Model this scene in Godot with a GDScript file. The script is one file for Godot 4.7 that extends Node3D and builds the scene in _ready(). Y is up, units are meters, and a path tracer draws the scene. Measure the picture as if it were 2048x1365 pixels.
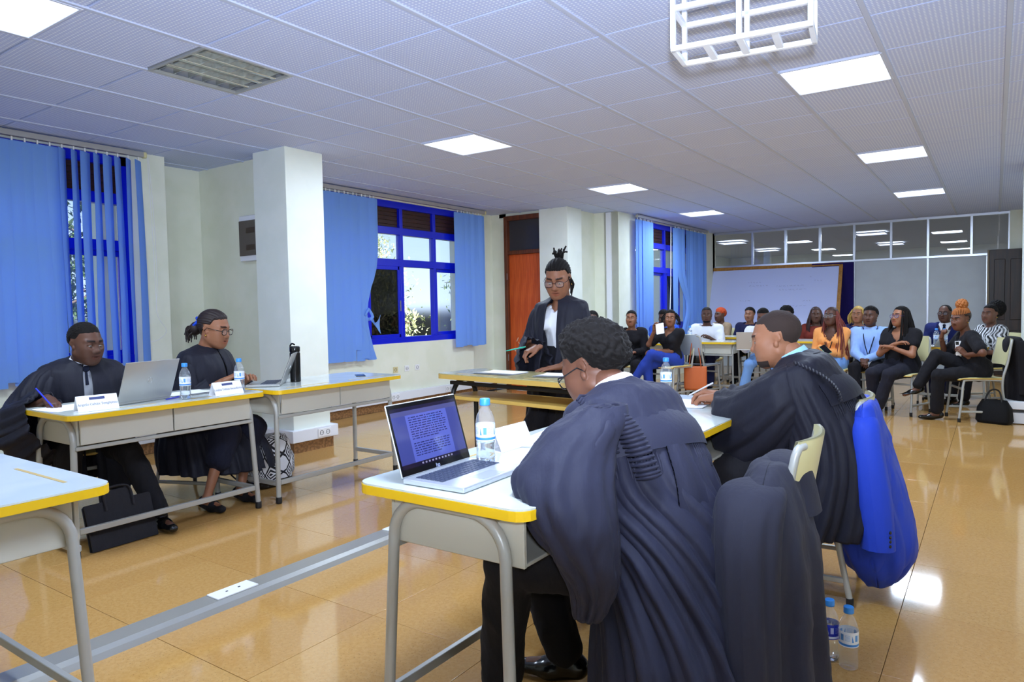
extends Node3D

# ---------- scene ----------
var M := {}
const CEIL := 2.718

func _ready() -> void:
	# camera
	var cam := Camera3D.new()
	cam.name = "camera"
	add_child(cam)
	cam.position = Vector3(0.5532, 1.26, 4.6449)
	cam.basis = Basis.from_euler(Vector3(-0.04665, 0.6053, -0.01876))
	cam.fov = rad_to_deg(2.0 * atan(682.5 / 1396.71))
	cam.near = 0.05; cam.far = 300.0
	cam.current = true
	# sky, exposure
	var we := WorldEnvironment.new()
	we.name = "environment"
	var e := Environment.new()
	e.background_mode = Environment.BG_SKY
	var sm := ProceduralSkyMaterial.new()
	sm.sky_top_color = Color(0.45, 0.66, 0.95); sm.sky_horizon_color = Color(0.80, 0.89, 1.0)
	sm.ground_bottom_color = Color(0.25, 0.27, 0.22); sm.ground_horizon_color = Color(0.6, 0.65, 0.68)
	sm.sky_energy_multiplier = 1.1; sm.ground_energy_multiplier = 0.4
	sm.sun_angle_max = 1.0
	var sky := Sky.new()
	sky.sky_material = sm
	e.sky = sky
	e.tonemap_mode = Environment.TONE_MAPPER_LINEAR
	e.tonemap_exposure = 1.3
	e.sdfgi_enabled = true; e.ssao_enabled = true; e.ssil_enabled = true
	we.environment = e
	add_child(we)
	# sun: high over the far side of the building, it lights the trees outside
	var sun := DirectionalLight3D.new()
	sun.name = "sun"
	sun.light_color = Color(1.0, 0.96, 0.88)
	sun.light_energy = 4.0
	sun.shadow_enabled = true
	sun.light_angular_distance = 0.5
	add_child(sun)
	sun.look_at_from_position(Vector3(30, 40, 12), Vector3.ZERO)
	# lamps of the ceiling (column x, row z)
	lamp_material()
	for q in [[-3.3, 3.3], [-3.3, -0.3], [-3.3, -3.3], [-3.3, -6.3], [-0.3, 3.3], [-0.3, -0.3], [-0.3, -3.3], [-0.3, -6.3]]:
		ceiling_light(q[0], q[1], CEIL)
	for q in [[-4.6, -12.1], [-4.6, -15.2], [-1.65, -12.2], [-1.65, -15.6]]:
		ceiling_light(q[0], q[1], CEIL)
	# the photographer's flash, aimed at the ceiling ahead of the camera
	var fl := SpotLight3D.new()
	fl.name = "camera_flash"
	fl.light_color = Color(0.86, 0.91, 1.0)
	fl.light_energy = 17.0
	fl.light_size = 0.05
	fl.spot_angle = 56.0
	fl.spot_angle_attenuation = 1.0
	fl.spot_range = 30.0
	fl.spot_attenuation = 2.0
	fl.shadow_enabled = true
	add_child(fl)
	fl.look_at_from_position(Vector3(0.60, 1.42, 4.70), Vector3(-0.9, 2.95, 2.2))
	materials()
	room()
	windows()
	outside()
	furniture()
	small_things()
	people()

var LN := 0
func lamp_material() -> void:
	var m := mat(Color(0.95, 0.97, 1.0), 0.4)
	m.emission_enabled = true
	m.emission = Color(0.86, 0.91, 1.0)
	m.emission_energy_multiplier = 2.2
	M.lamp = m
	M.lamp_frame = mat(col(200, 206, 225), 0.4)

func ceiling_light(x: float, z: float, y: float) -> void:
	var lab: String = ["square white light panel at the upper left corner of the photo", "square light panel above the floor in front of the boxed column", "light panel on the ceiling before the orange door", "light panel on the ceiling closest to the third blue window", "light panel over the table of the two robed men, behind the hanging cage", "large light panel beside the hanging white cage", "middle one of the three light panels in the right row", "farthest light panel in the right row, next to the glass partition",
		"light panel behind the glass partition, above the left part of the whiteboard", "light panel deep behind the glass partition, above the left part of the whiteboard", "bright light panel behind the glass partition, above the blue pinboard", "light panel deep behind the glass, above the grey wall panels"][LN]
	LN += 1
	var t := thing("ceiling_light", lab, "ceiling light", Vector3(x, y, z), 0.0, "square ceiling light panels")
	var mb := MB.new()
	for s in [-1, 1]:
		mb.box(Vector3(s * 0.2875, 0.0, 0), Vector3(0.015, 0.024, 0.59), 0.003)
		mb.box(Vector3(0, 0.0, s * 0.2875), Vector3(0.56, 0.024, 0.015), 0.003)
	put("frame", mb, M.lamp_frame, t)
	mb = MB.new()
	mb.box(Vector3(0, 0.002, 0), Vector3(0.56, 0.008, 0.56), 0.002)
	put("diffuser", mb, M.lamp, t)
	var a := AreaLight3D.new()
	a.name = "panel_light"
	a.area_size = Vector2(0.54, 0.54)
	a.light_color = Color(0.84, 0.91, 1.0)
	a.light_energy = 3.9
	a.area_range = 30.0
	a.area_attenuation = 2.0
	a.shadow_enabled = true
	t.add_child(a)
	a.position = Vector3(0, -0.014, 0)
	a.rotation.x = -PI / 2

func materials() -> void:
	M.wall = noisy(mat(Color.WHITE, 0.55), noise_tex(0.01, 4, col(229, 232, 212), col(235, 237, 220), 512, 4), Vector3.ONE * 0.4)
	M.pillar = noisy(mat(Color.WHITE, 0.5), noise_tex(0.01, 4, col(230, 235, 224), col(235, 239, 229), 512, 5), Vector3.ONE * 0.4)
	M.plain_ceiling = mat(col(205, 205, 205), 0.9)
	M.trunk = mat(col(232, 234, 240), 0.35)
	M.skirt = noisy(mat(Color.WHITE, 0.35), noise_tex(0.03, 4, col(120, 84, 50), col(160, 116, 74), 512, 8), Vector3.ONE * 2.0)
	M.blue = mat(Color(0.012, 0.10, 0.80), 0.3)
	M.brown_panel = noisy(mat(Color.WHITE, 0.5), noise_tex(0.02, 3, col(44, 22, 14), col(70, 38, 24), 256, 9), Vector3(1, 14, 1))
	var g := mat(Color(0.85, 0.93, 1.0, 0.08), 0.0)
	g.transparency = BaseMaterial3D.TRANSPARENCY_ALPHA
	M.glass = g
	var gd := mat(Color(0.02, 0.02, 0.03, 0.9), 0.02)
	gd.transparency = BaseMaterial3D.TRANSPARENCY_ALPHA
	M.dark_glass = gd
	var gt := mat(Color(0.35, 0.42, 0.55, 0.16), 0.0)
	gt.transparency = BaseMaterial3D.TRANSPARENCY_ALPHA
	M.part_glass = gt
	M.alu = mat(col(205, 210, 220), 0.3, 0.85)
	M.grey_metal = mat(col(172, 172, 166), 0.35, 0.15)
	M.grey_paint = mat(col(190, 188, 176), 0.4)
	M.steel = mat(col(150, 152, 156), 0.3, 0.7)
	M.rubber = mat(col(28, 28, 30), 0.6)
	M.black_metal = mat(col(26, 24, 24), 0.35, 0.2)
	M.white = mat(col(238, 238, 240), 0.5)
	M.paper = mat(col(242, 243, 247), 0.7)
	M.top = noisy(mat(Color.WHITE, 0.12), noise_tex(0.01, 3, col(206, 214, 208), col(216, 222, 216), 256, 12), Vector3.ONE)
	M.top_old = noisy(mat(Color.WHITE, 0.2), noise_tex(0.03, 4, col(170, 160, 112), col(190, 182, 134), 256, 13), Vector3.ONE * 2)
	M.yellow = mat(col(236, 190, 20), 0.4)
	M.yellow_wood = mat(col(204, 168, 84), 0.45)
	M.cream = mat(col(222, 214, 160), 0.4)
	M.black = mat(col(16, 16, 18), 0.5)
	M.sleek = mat(col(14, 14, 16), 0.18)
	M.silver = mat(col(186, 186, 184), 0.35, 0.6)
	M.blue_cap = mat(col(60, 150, 235), 0.35)
	M.dark_wood = noisy(mat(Color.WHITE, 0.4), noise_tex(0.012, 4, col(30, 17, 11), col(50, 30, 19), 256, 14), Vector3(6, 0.6, 6))
	M.orange_wood = noisy(mat(Color.WHITE, 0.45), noise_tex(0.012, 4, col(196, 80, 28), col(212, 96, 38), 256, 15), Vector3(8, 0.7, 8))
	M.frame_wood = noisy(mat(Color.WHITE, 0.45), noise_tex(0.012, 4, col(86, 42, 22), col(112, 58, 30), 256, 16), Vector3(8, 0.7, 8))
	M.oak = noisy(mat(Color.WHITE, 0.45), noise_tex(0.012, 4, col(150, 100, 34), col(178, 124, 50), 256, 17), Vector3(6, 6, 6))

func tile_image() -> ImageTexture:
	var im := Image.create(512, 512, false, Image.FORMAT_RGB8)
	im.fill(col(188, 199, 236))
	for a in 26:
		for b in 26:
			var cx := 10 + a * 19.7; var cy := 10 + b * 19.7
			for dx in range(-6, 7):
				for dy in range(-6, 7):
					var d := sqrt(float(dx * dx + dy * dy))
					if d < 6.0:
						var x := clampi(int(cx) + dx, 0, 511); var y := clampi(int(cy) + dy, 0, 511)
						im.set_pixel(x, y, im.get_pixel(x, y).lerp(col(230, 238, 255), clampf((6.0 - d) / 2.5, 0, 1)))
	im.generate_mipmaps()
	return ImageTexture.create_from_image(im)

func room() -> void:
	# floor: slab and its tiles
	var mb := MB.new()
	mb.box(Vector3(-2.3, -0.13, -5.0), Vector3(9.0, 0.2, 27.0))
	var fl := struct("floor", "glossy tan floor of square speckled tiles with thin joints", mb, mat(col(104, 80, 52), 0.6))
	var fm := []
	for k in 4:
		var m := mat(Color.WHITE, 0.07, 0.0, 0.5)
		noisy(m, noise_tex(0.05, 4, [col(189, 144, 82), col(187, 141, 80), col(191, 146, 85), col(188, 142, 81)][k], [col(195, 152, 90), col(193, 149, 88), col(197, 154, 93), col(194, 150, 89)][k], 512, 30 + k), Vector3(1.6, 1.6, 1.6))
		m.detail_enabled = true
		m.detail_blend_mode = BaseMaterial3D.BLEND_MODE_MIX
		var dt := noise_tex(0.12, 3, Color(0.42, 0.30, 0.18, 0.6), Color(0.5, 0.36, 0.22, 0.0), 512, 40 + k, 0.14, 0.26)
		m.detail_albedo = dt
		fm.append(m)
	var tm := MB.new()
	tm.box(Vector3(0, -0.015, 0), Vector3(0.5985, 0.03, 0.5985), 0.0012)
	var tmesh := tm.mesh()
	for a in 12:
		for b in 25:
			var o := put("tile", tmesh, fm[(a * 7 + b * 5 + (a * b) % 3) % 4], fl)
			o.position = Vector3(-5.45 + 0.6 * a, 0, 4.75 - 0.6 * b)
	# ceiling
	mb = MB.new()
	mb.box(Vector3(-2.3, CEIL + 0.19, -5.0), Vector3(9.0, 0.3, 27.0))
	var ce := struct("ceiling", "suspended ceiling of perforated white square tiles on a grid", mb, M.plain_ceiling)
	var cm := mat(Color.WHITE, 0.85)
	cm.albedo_texture = tile_image()
	var ct := MB.new()
	ct.box(Vector3(0, 0.01, 0), Vector3(0.5905, 0.02, 0.5905), 0.004)
	var cmesh := ct.mesh()
	var skip := {}
	for q in [[-3.3, 3.3], [-3.3, -0.3], [-3.3, -3.3], [-3.3, -6.3], [-0.3, 3.3], [-0.3, -0.3], [-0.3, -3.3], [-0.3, -6.3], [-3.3, 2.1]]:
		skip[Vector2i(roundi(q[0] / 0.6 - 0.5), roundi(q[1] / 0.6 - 0.5))] = true
	for a in range(-11, 3):
		for b in range(-16, 8):
			if skip.has(Vector2i(a, b)): continue
			if a < -7 and b < -9: continue
			var o := put("tile", cmesh, cm, ce)
			o.position = Vector3(0.6 * a + 0.3, CEIL, 0.6 * b + 0.3)
	var bar := MB.new()
	bar.box(Vector3(0, 0.002, -2.3), Vector3(0.028, 0.014, 15.0), 0.002)
	var bm := bar.mesh()
	var gm := mat(col(190, 198, 222), 0.5)
	for a in range(-11, 4):
		var o := put("grid_bar", bm, gm, ce)
		o.position = Vector3(0.6 * a, CEIL - 0.003, 0)
	# walls on the window side, with their holes
	var wl := MB.new()
	wall_hole(wl, -6.03, -5.78, 1.087, 5.6, 1.42, 4.62)
	var wa := struct("wall_left", "pale cream wall with the blue framed windows", wl, M.wall)
	wl = MB.new()
	wall_hole(wl, -6.03, -5.78, -3.51, 0.35, -3.37, -0.77)
	put("wall_section", wl, M.wall, wa)
	wl = MB.new()
	wl.box(Vector3(-6.25, 1.4, 0.9), Vector3(0.2, 2.8, 1.2))
	wl.box(Vector3(-5.6, 1.4, 0.42), Vector3(1.3, 2.8, 0.2))
	wl.box(Vector3(-6.05, 1.4, -3.9), Vector3(0.2, 2.8, 0.9))
	wl.box(Vector3(-5.95, 1.4, -4.36), Vector3(0.55, 2.8, 0.22))
	wl.box(Vector3(-5.2, 2.72, -4.36), Vector3(1.2, 0.12, 0.22))
	put("wall_section", wl, M.wall, wa)
	wl = MB.new()
	wl.box(Vector3(-4.72, 1.4, -4.85), Vector3(0.2, 2.8, 0.6))
	wl.box(Vector3(-4.52, 1.4, -5.27), Vector3(0.62, 2.8, 0.24))
	wall_hole(wl, -4.45, -4.2, -9.7, -5.15, -8.35, -5.75)
	put("wall_section", wl, M.wall, wa)
	var pl := MB.new()
	pl.box(Vector3(-4.80, 1.36, 0.47), Vector3(0.46, 2.72, 0.42), 0.006)
	struct("pillar", "square cream pillar between the first and second window", pl, M.pillar)
	pl = MB.new()
	pl.box(Vector3(-4.785, 1.36, -4.39), Vector3(0.49, 2.72, 0.42), 0.006)
	struct("pillar", "cream pillar to the right of the orange door", pl, M.pillar)
	pl = MB.new()
	pl.box(Vector3(1.05, 1.36, -4.9), Vector3(0.5, 2.72, 0.5), 0.006)
	struct("pillar", "cream pillar cut by the right edge of the photo", pl, M.pillar)
	wl = MB.new()
	wl.box(Vector3(1.6, 1.4, -5.0), Vector3(0.2, 2.8, 27.0))
	struct("wall_right", "pale wall beyond the right edge of the photo", wl, M.wall)
	wl = MB.new()
	wl.box(Vector3(-2.3, 1.4, 5.7), Vector3(9.0, 2.8, 0.2))
	struct("wall_front", "pale wall behind the camera", wl, M.wall)
	wl = MB.new()
	wl.box(Vector3(-2.3, 1.4, -18.4), Vector3(9.0, 2.8, 0.2))
	wl.box(Vector3(-6.7, 1.4, -14.0), Vector3(0.2, 2.8, 9.0))
	wl.box(Vector3(-5.4, 1.4, -9.55), Vector3(2.4, 2.8, 0.12))
	struct("wall_far", "dim wall of the next room seen through the partition glass", wl, M.wall)
	# trunking and skirting
	var tr := MB.new()
	var sk := MB.new()
	for q in [[-5.78, 1.09, -5.78, 5.5], [-5.78, -3.5, -5.78, 0.3], [-5.92, -4.25, -5.92, -3.5]]:
		tr.box(Vector3(q[0] + 0.025, 0.155, (q[1] + q[3]) / 2), Vector3(0.05, 0.11, q[3] - q[1]), 0.006)
		sk.box(Vector3(q[0] + 0.008, 0.05, (q[1] + q[3]) / 2), Vector3(0.016, 0.10, q[3] - q[1]))
	tr.box(Vector3(-4.80, 0.155, 0.47), Vector3(0.56, 0.11, 0.52), 0.006)
	tr.box(Vector3(-5.6, 0.155, 0.545), Vector3(1.2, 0.11, 0.05), 0.006)
	sk.box(Vector3(-4.80, 0.05, 0.47), Vector3(0.49, 0.1, 0.45))
	sk.box(Vector3(-5.6, 0.05, 0.53), Vector3(1.2, 0.1, 0.03))
	sk.box(Vector3(-4.785, 0.05, -4.39), Vector3(0.52, 0.1, 0.45))
	tr.box(Vector3(1.0, 0.19, -4.6), Vector3(0.72, 0.08, 1.3), 0.006)
	tr.box(Vector3(1.03, 0.06, -4.6), Vector3(0.66, 0.11, 1.26), 0.006)
	struct("trim_1", "white cable trunking along the foot of the walls", tr, M.trunk)
	struct("trim_2", "brown skirting below the white trunking", sk, M.skirt)
	partition()
	doors()

func wall_hole(mb: MB, x0: float, x1: float, z0: float, z1: float, h0: float, h1: float) -> void:
	var xc := (x0 + x1) / 2; var w := x1 - x0
	mb.box(Vector3(xc, 1.4, (z0 + h0) / 2), Vector3(w, 2.8, h0 - z0))
	mb.box(Vector3(xc, 1.4, (h1 + z1) / 2), Vector3(w, 2.8, z1 - h1))
	mb.box(Vector3(xc, 0.42, (h0 + h1) / 2), Vector3(w, 0.84, h1 - h0))
	mb.box(Vector3(xc, 2.74, (h0 + h1) / 2), Vector3(w, 0.16, h1 - h0))

func partition() -> void:
	# glazed partition: grey panels below, panes above, aluminium posts every 0.6 m
	var w := struct("wall_back", "partition of grey panels with a band of glass panes in aluminium posts above")
	var zp := -9.6
	var gp := noisy(mat(Color.WHITE, 0.5), noise_tex(0.01, 3, col(181, 188, 193), col(184, 192, 197), 256, 21), Vector3.ONE)
	var xs := [-4.2, -3.43, -2.8, -2.18, -1.59, -0.99, -0.42, 0.215, 0.74]
	for q in [[-4.2, -2.8], [-2.8, -1.59], [-1.59, -0.42], [-0.42, 0.44]]:
		var mb := MB.new()
		mb.box(Vector3((q[0] + q[1]) / 2, 1.0, zp), Vector3(q[1] - q[0] - 0.03, 2.0, 0.05), 0.004)
		put("panel", mb, gp, w)
		mb = MB.new()
		mb.box(Vector3(q[1], 1.0, zp), Vector3(0.035, 2.0, 0.07), 0.004)
		put("post", mb, M.alu, w)
	for k in xs.size() - 1:
		var mb := MB.new()
		mb.box(Vector3((xs[k] + xs[k + 1]) / 2, 2.36, zp), Vector3(xs[k + 1] - xs[k] - 0.035, 0.64, 0.008))
		put("pane", mb, M.part_glass, w)
		mb = MB.new()
		mb.box(Vector3(xs[k + 1], 2.36, zp), Vector3(0.04, 0.70, 0.07), 0.004)
		put("post", mb, M.alu, w)
	var mb := MB.new()
	mb.box(Vector3(-1.73, 2.02, zp), Vector3(4.95, 0.04, 0.075), 0.004)
	mb.box(Vector3(-1.73, 2.695, zp), Vector3(4.95, 0.045, 0.075), 0.004)
	put("rail", mb, M.alu, w)
	mb = MB.new()
	mb.box(Vector3(1.13, 1.4, zp), Vector3(0.78, 2.8, 0.12))
	put("panel", mb, M.wall, w)

func doors() -> void:
	var d := struct("door_1", "orange door with a dark transom pane in a brown frame")
	var z := -4.27
	var mb := MB.new()
	mb.box(Vector3(-5.66, 1.335, z), Vector3(0.06, 2.67, 0.14), 0.006)
	mb.box(Vector3(-5.33, 2.64, z), Vector3(0.62, 0.07, 0.14), 0.006)
	mb.box(Vector3(-5.33, 2.115, z), Vector3(0.62, 0.06, 0.12), 0.006)
	put("frame", mb, M.frame_wood, d)
	mb = MB.new()
	mb.box(Vector3(-5.33, 1.05, z - 0.01), Vector3(0.6, 2.07, 0.05), 0.004)
	var leaf := put("door_leaf", mb, M.orange_wood, d)
	mb = MB.new()
	for q in [[-5.55, 0.62, 0.02, 0.05, 0.4], [-5.50, 0.78, 0.012, 0.07, -0.5], [-5.46, 0.70, 0.012, 0.10, 0.5], [-5.44, 0.6, 0.012, 0.05, 0.1], [-5.54, 0.5, 0.01, 0.03, 0.0]]:
		mb.box(Vector3(q[0], q[1], z + 0.0155), Vector3(q[2], q[3], 0.001), 0.0, Basis(Vector3(0, 0, 1), q[4]))
	put("chipped_paint", mb, mat(col(220, 190, 160), 0.8), leaf)
	mb = MB.new()
	mb.box(Vector3(-5.33, 2.38, z - 0.01), Vector3(0.6, 0.47, 0.01))
	put("pane", mb, mat(col(62, 60, 64), 0.15), d)
	mb = MB.new()
	mb.box(Vector3(-5.635, 1.75, z + 0.072), Vector3(0.012, 0.1, 0.006), 0.002)
	mb.box(Vector3(-5.635, 0.5, z + 0.072), Vector3(0.012, 0.1, 0.006), 0.002)
	put("hinge", mb, M.steel, d)
	var b := struct("door_2", "dark brown panelled door standing at the right end of the partition")
	mb = MB.new()
	mb.box(Vector3(0.72, 1.04, -9.42), Vector3(0.5, 2.08, 0.05), 0.005)
	put("door_leaf", mb, M.dark_wood, b)
	for x in [0.61, 0.83]:
		for q in [[1.42, 1.0], [0.45, 0.6]]:
			mb = MB.new()
			mb.box(Vector3(x, q[0], -9.39), Vector3(0.15, q[1], 0.02), 0.008)
			put("raised_panel", mb, M.dark_wood, b)
	mb = MB.new()
	mb.box(Vector3(0.455, 1.04, -9.44), Vector3(0.03, 2.08, 0.1), 0.004)
	put("frame", mb, mat(col(120, 104, 78), 0.5), b)
func window(lab: String, x: float, z1: float, n: int, mod: float, dark: Array, open_col := -1) -> void:
	# z1: near end; n columns of mod metres going away from it
	var w := struct("window_%d" % (wn), lab)
	wn += 1
	var z0 := z1 - n * mod
	var fr := MB.new()
	var xc := x - 0.07
	var zc := (z0 + z1) / 2
	var L := z1 - z0
	fr.box(Vector3(xc, 2.62, zc), Vector3(0.09, 0.09, L), 0.006)
	fr.box(Vector3(xc, 0.875, zc), Vector3(0.10, 0.08, L), 0.006)
	fr.box(Vector3(xc, 1.75, z0 + 0.03), Vector3(0.09, 1.83, 0.06), 0.006)
	fr.box(Vector3(xc, 1.75, z1 - 0.03), Vector3(0.09, 1.83, 0.06), 0.006)
	put("frame", fr, M.blue, w)
	for y in [2.285, 1.875]:
		var t := MB.new()
		t.box(Vector3(xc, y, zc), Vector3(0.085, 0.095, L), 0.006)
		put("transom", t, M.blue, w)
	for k in range(1, n):
		var t := MB.new()
		t.box(Vector3(xc, 1.75, z1 - k * mod), Vector3(0.08, 1.75, 0.06), 0.006)
		put("mullion", t, M.blue, w)
	var ps := MB.new()
	ps.box(Vector3.ZERO, Vector3(0.006, 1.0, mod - 0.05))
	for k in n:
		var zz := z1 - (k + 0.5) * mod
		# louvred brown panel on top
		var b := MB.new()
		for s in 5:
			b.box(Vector3(xc - 0.01, 2.345 + s * 0.052, zz), Vector3(0.02, 0.05, mod - 0.06), 0.003, Basis(Vector3(0, 0, 1), 0.12))
		put("top_panel", b, M.brown_panel, w)
		b = MB.new()
		b.box(Vector3(xc, 2.08, zz), Vector3(0.006, 0.33, mod - 0.05))
		put("pane", b, M.glass, w)
		if k == open_col: continue
		# sash in the lower part
		var sx := xc + (0.02 if k in dark else -0.015)
		var sa := MB.new()
		for s in [-1, 1]:
			sa.box(Vector3(sx, 1.37, zz + s * (mod / 2 - 0.055)), Vector3(0.035, 0.93, 0.055), 0.005)
			sa.box(Vector3(sx, 1.37 + s * 0.44, zz), Vector3(0.035, 0.055, mod - 0.1), 0.005)
		var sash := put("sash", sa, M.blue, w)
		b = MB.new()
		b.box(Vector3(sx, 1.37, zz), Vector3(0.006, 0.86, mod - 0.14))
		put("pane", b, M.dark_glass if k in dark else M.glass, sash)
		if k in dark:
			b = MB.new()
			b.box(Vector3(sx + 0.025, 1.32, zz - mod / 2 + 0.055), Vector3(0.014, 0.14, 0.018), 0.004)
			put("handle", b, M.steel, sash)

var wn := 1

func windows() -> void:
	window("blue framed window behind the man writing at the table, half hidden by vertical blinds", -5.78, 4.62, 5, 0.64, [0])
	window("blue framed window between the two pillars with its blinds pushed aside", -5.78, -0.77, 4, 0.65, [1], 2)
	window("narrow blue framed window beside the whiteboard", -4.2, -5.75, 4, 0.65, [2])
	var bl := mat(Color(0.60, 0.80, 1.0), 0.75)
	bl.backlight_enabled = true
	bl.backlight = Color(0.42, 0.64, 1.0)
	bumpy(bl, 0.05, 3, Vector3(30, 8, 30), 0.05, 5)
	M.blind = bl
	# first blind: closed towards the camera, tilted open at its far end
	var t := blind_rail("vertical blue blind hanging in front of the first window, its slats partly turned open", -5.68, 1.335, 4.7)
	var rng := RandomNumberGenerator.new()
	rng.seed = 11
	var k := 0
	var z := 1.37
	while z < 4.6:
		var open := z < 2.02
		var an := -0.75 + rng.randf_range(-0.15, 0.15) if open else 0.12 + rng.randf_range(-0.1, 0.1)
		slat(t, -5.70, z, an, 0.73 + rng.randf_range(-0.02, 0.03), bl, rng)
		k += 1
		z += 0.088
	cord(t, -5.66, 1.30)
	# second blind: two gathered bundles
	t = blind_rail("vertical blue blind in front of the second window, gathered to both sides and knotted", -5.68, -3.70, -0.60)
	for q in 13:
		slat(t, -5.70 + 0.012 * (q % 2), -0.66 - q * 0.068, 0.18 + rng.randf_range(-0.15, 0.15), 0.66 + 0.03 * rng.randf() + (0.12 if q == 7 else 0.0), bl, rng, (q - 6.0) / 6.0 if q >= 7 else 0.0, -1.21)
	knot(t, Vector3(-5.665, 1.22, -1.30), bl)
	for q in 9:
		slat(t, -5.70 + 0.012 * (q % 2), -3.10 - q * 0.068, 0.35 + rng.randf_range(-0.3, 0.2), 0.72 + 0.03 * rng.randf(), bl, rng)
	# third blind
	t = blind_rail("vertical blue blind in front of the narrow window beside the whiteboard", -4.10, -8.85, -5.60)
	for q in 8:
		slat(t, -4.12 + 0.012 * (q % 2), -5.66 - q * 0.075, 0.1 + rng.randf_range(-0.15, 0.15), 0.66 + 0.03 * rng.randf(), bl, rng)
	for q in 15:
		slat(t, -4.12 + 0.012 * (q % 2), -7.25 - q * 0.105, 0.2 + rng.randf_range(-0.4, 0.4), 0.62 + 0.05 * rng.randf(), bl, rng, 0.8 if q in [1, 2, 3] else 0.0, -7.85)
	var wand := MB.new()
	wand.tube([Vector3(-4.08, 2.62, -6.95), Vector3(-4.05, 1.6, -6.85), Vector3(-4.02, 0.8, -6.7)], 0.008, 6)
	put("wand", wand, M.trunk, t)

func blind_rail(lab: String, x: float, z0: float, z1: float) -> Node3D:
	var t := thing("vertical_blind", lab, "blind")
	var mb := MB.new()
	mb.box(Vector3(x, 2.682, (z0 + z1) / 2), Vector3(0.045, 0.045, z1 - z0), 0.004)
	put("headrail", mb, mat(col(176, 174, 172), 0.4, 0.3), t)
	mb = MB.new()
	mb.box(Vector3(x, 2.68, z0 - 0.01), Vector3(0.05, 0.05, 0.03), 0.006)
	put("end_cap", mb, M.cream, t)
	return t

func slat(t: Node3D, x: float, z: float, an: float, y0: float, m: Material, rng: RandomNumberGenerator, pull := 0.0, zk := 0.0) -> void:
	# a strip of cloth with a slight curve; pull draws its middle towards zk (the knot)
	var rows := []
	var y1 := 2.63
	var wob := rng.randf_range(0, TAU)
	var sway := rng.randf_range(-0.012, 0.012)
	for r in 15:
		var f := r / 14.0
		var y := lerpf(y0, y1, f)
		var hw := 0.0635
		var cz := z + sway * (1.0 - f) + 0.004 * sin(wob + f * 5.0)
		var cx := x
		var a := an + 0.06 * sin(wob + f * 3.0)
		if pull > 0.0:
			var g := exp(-pow((y - 1.22) / 0.42, 2.0)) if y > 1.22 else exp(-pow((y - 1.22) / 0.5, 2.0))
			cz = lerpf(cz, zk, g * pull)
			hw *= 1.0 - 0.55 * g * pull
			cx += 0.03 * g * pull
			a += 0.5 * g * pull
		var row := PackedVector3Array()
		for s in 5:
			var u := (s - 2) / 2.0
			var bow := 0.006 * (1.0 - u * u)
			row.append(Vector3(cx + sin(a) * hw * u + cos(a) * bow, y, cz - cos(a) * hw * u + sin(a) * bow))
		rows.append(row)
	var mb := MB.new()
	mb.sheet(rows)
	mb.thicken(0.0015)
	put("slat", mb, m, t)
	var hk := MB.new()
	hk.box(Vector3(x, 2.645, z), Vector3(0.012, 0.035, 0.012), 0.002)
	put("hook", hk, M.white, t)

func knot(t: Node3D, at: Vector3, m: Material) -> void:
	var mb := MB.new()
	var pts := []
	for k in 15:
		var a := TAU * k / 14.0
		pts.append(at + Vector3(0.015 + 0.02 * sin(a * 2.0), 0.06 * sin(a), 0.05 * cos(a)))
	mb.tube(pts, 0.022, 7, true, 0.6)
	var rows := []
	for r in 7:
		var f := r / 6.0
		var row := PackedVector3Array()
		for s in 5:
			var u := (s - 2) / 2.0
			row.append(at + Vector3(0.03 + 0.02 * u * u, -0.04 - 0.02 * f + 0.12 * f * f * u - 0.09 * sin(f * 2.4), -0.16 * f * (1.0 + 0.2 * u) + 0.03 * u))
		rows.append(row)
	mb.sheet(rows)
	put("knot", mb, m, t)

func cord(t: Node3D, x: float, z: float) -> void:
	var mb := MB.new()
	mb.tube(curve([Vector3(x, 2.66, z), Vector3(x + 0.01, 2.2, z - 0.02), Vector3(x, 1.6, z - 0.035), Vector3(x, 1.28, z - 0.02), Vector3(x, 1.12, z - 0.10), Vector3(x, 1.04, z - 0.03), Vector3(x, 1.02, z + 0.05)], 6), 0.0022, 5)
	mb.tube(curve([Vector3(x, 2.66, z + 0.01), Vector3(x + 0.01, 2.2, z + 0.0), Vector3(x, 1.6, z - 0.015), Vector3(x, 1.3, z - 0.02)], 6), 0.0022, 5)
	put("cord", mb, M.white, t)

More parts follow.
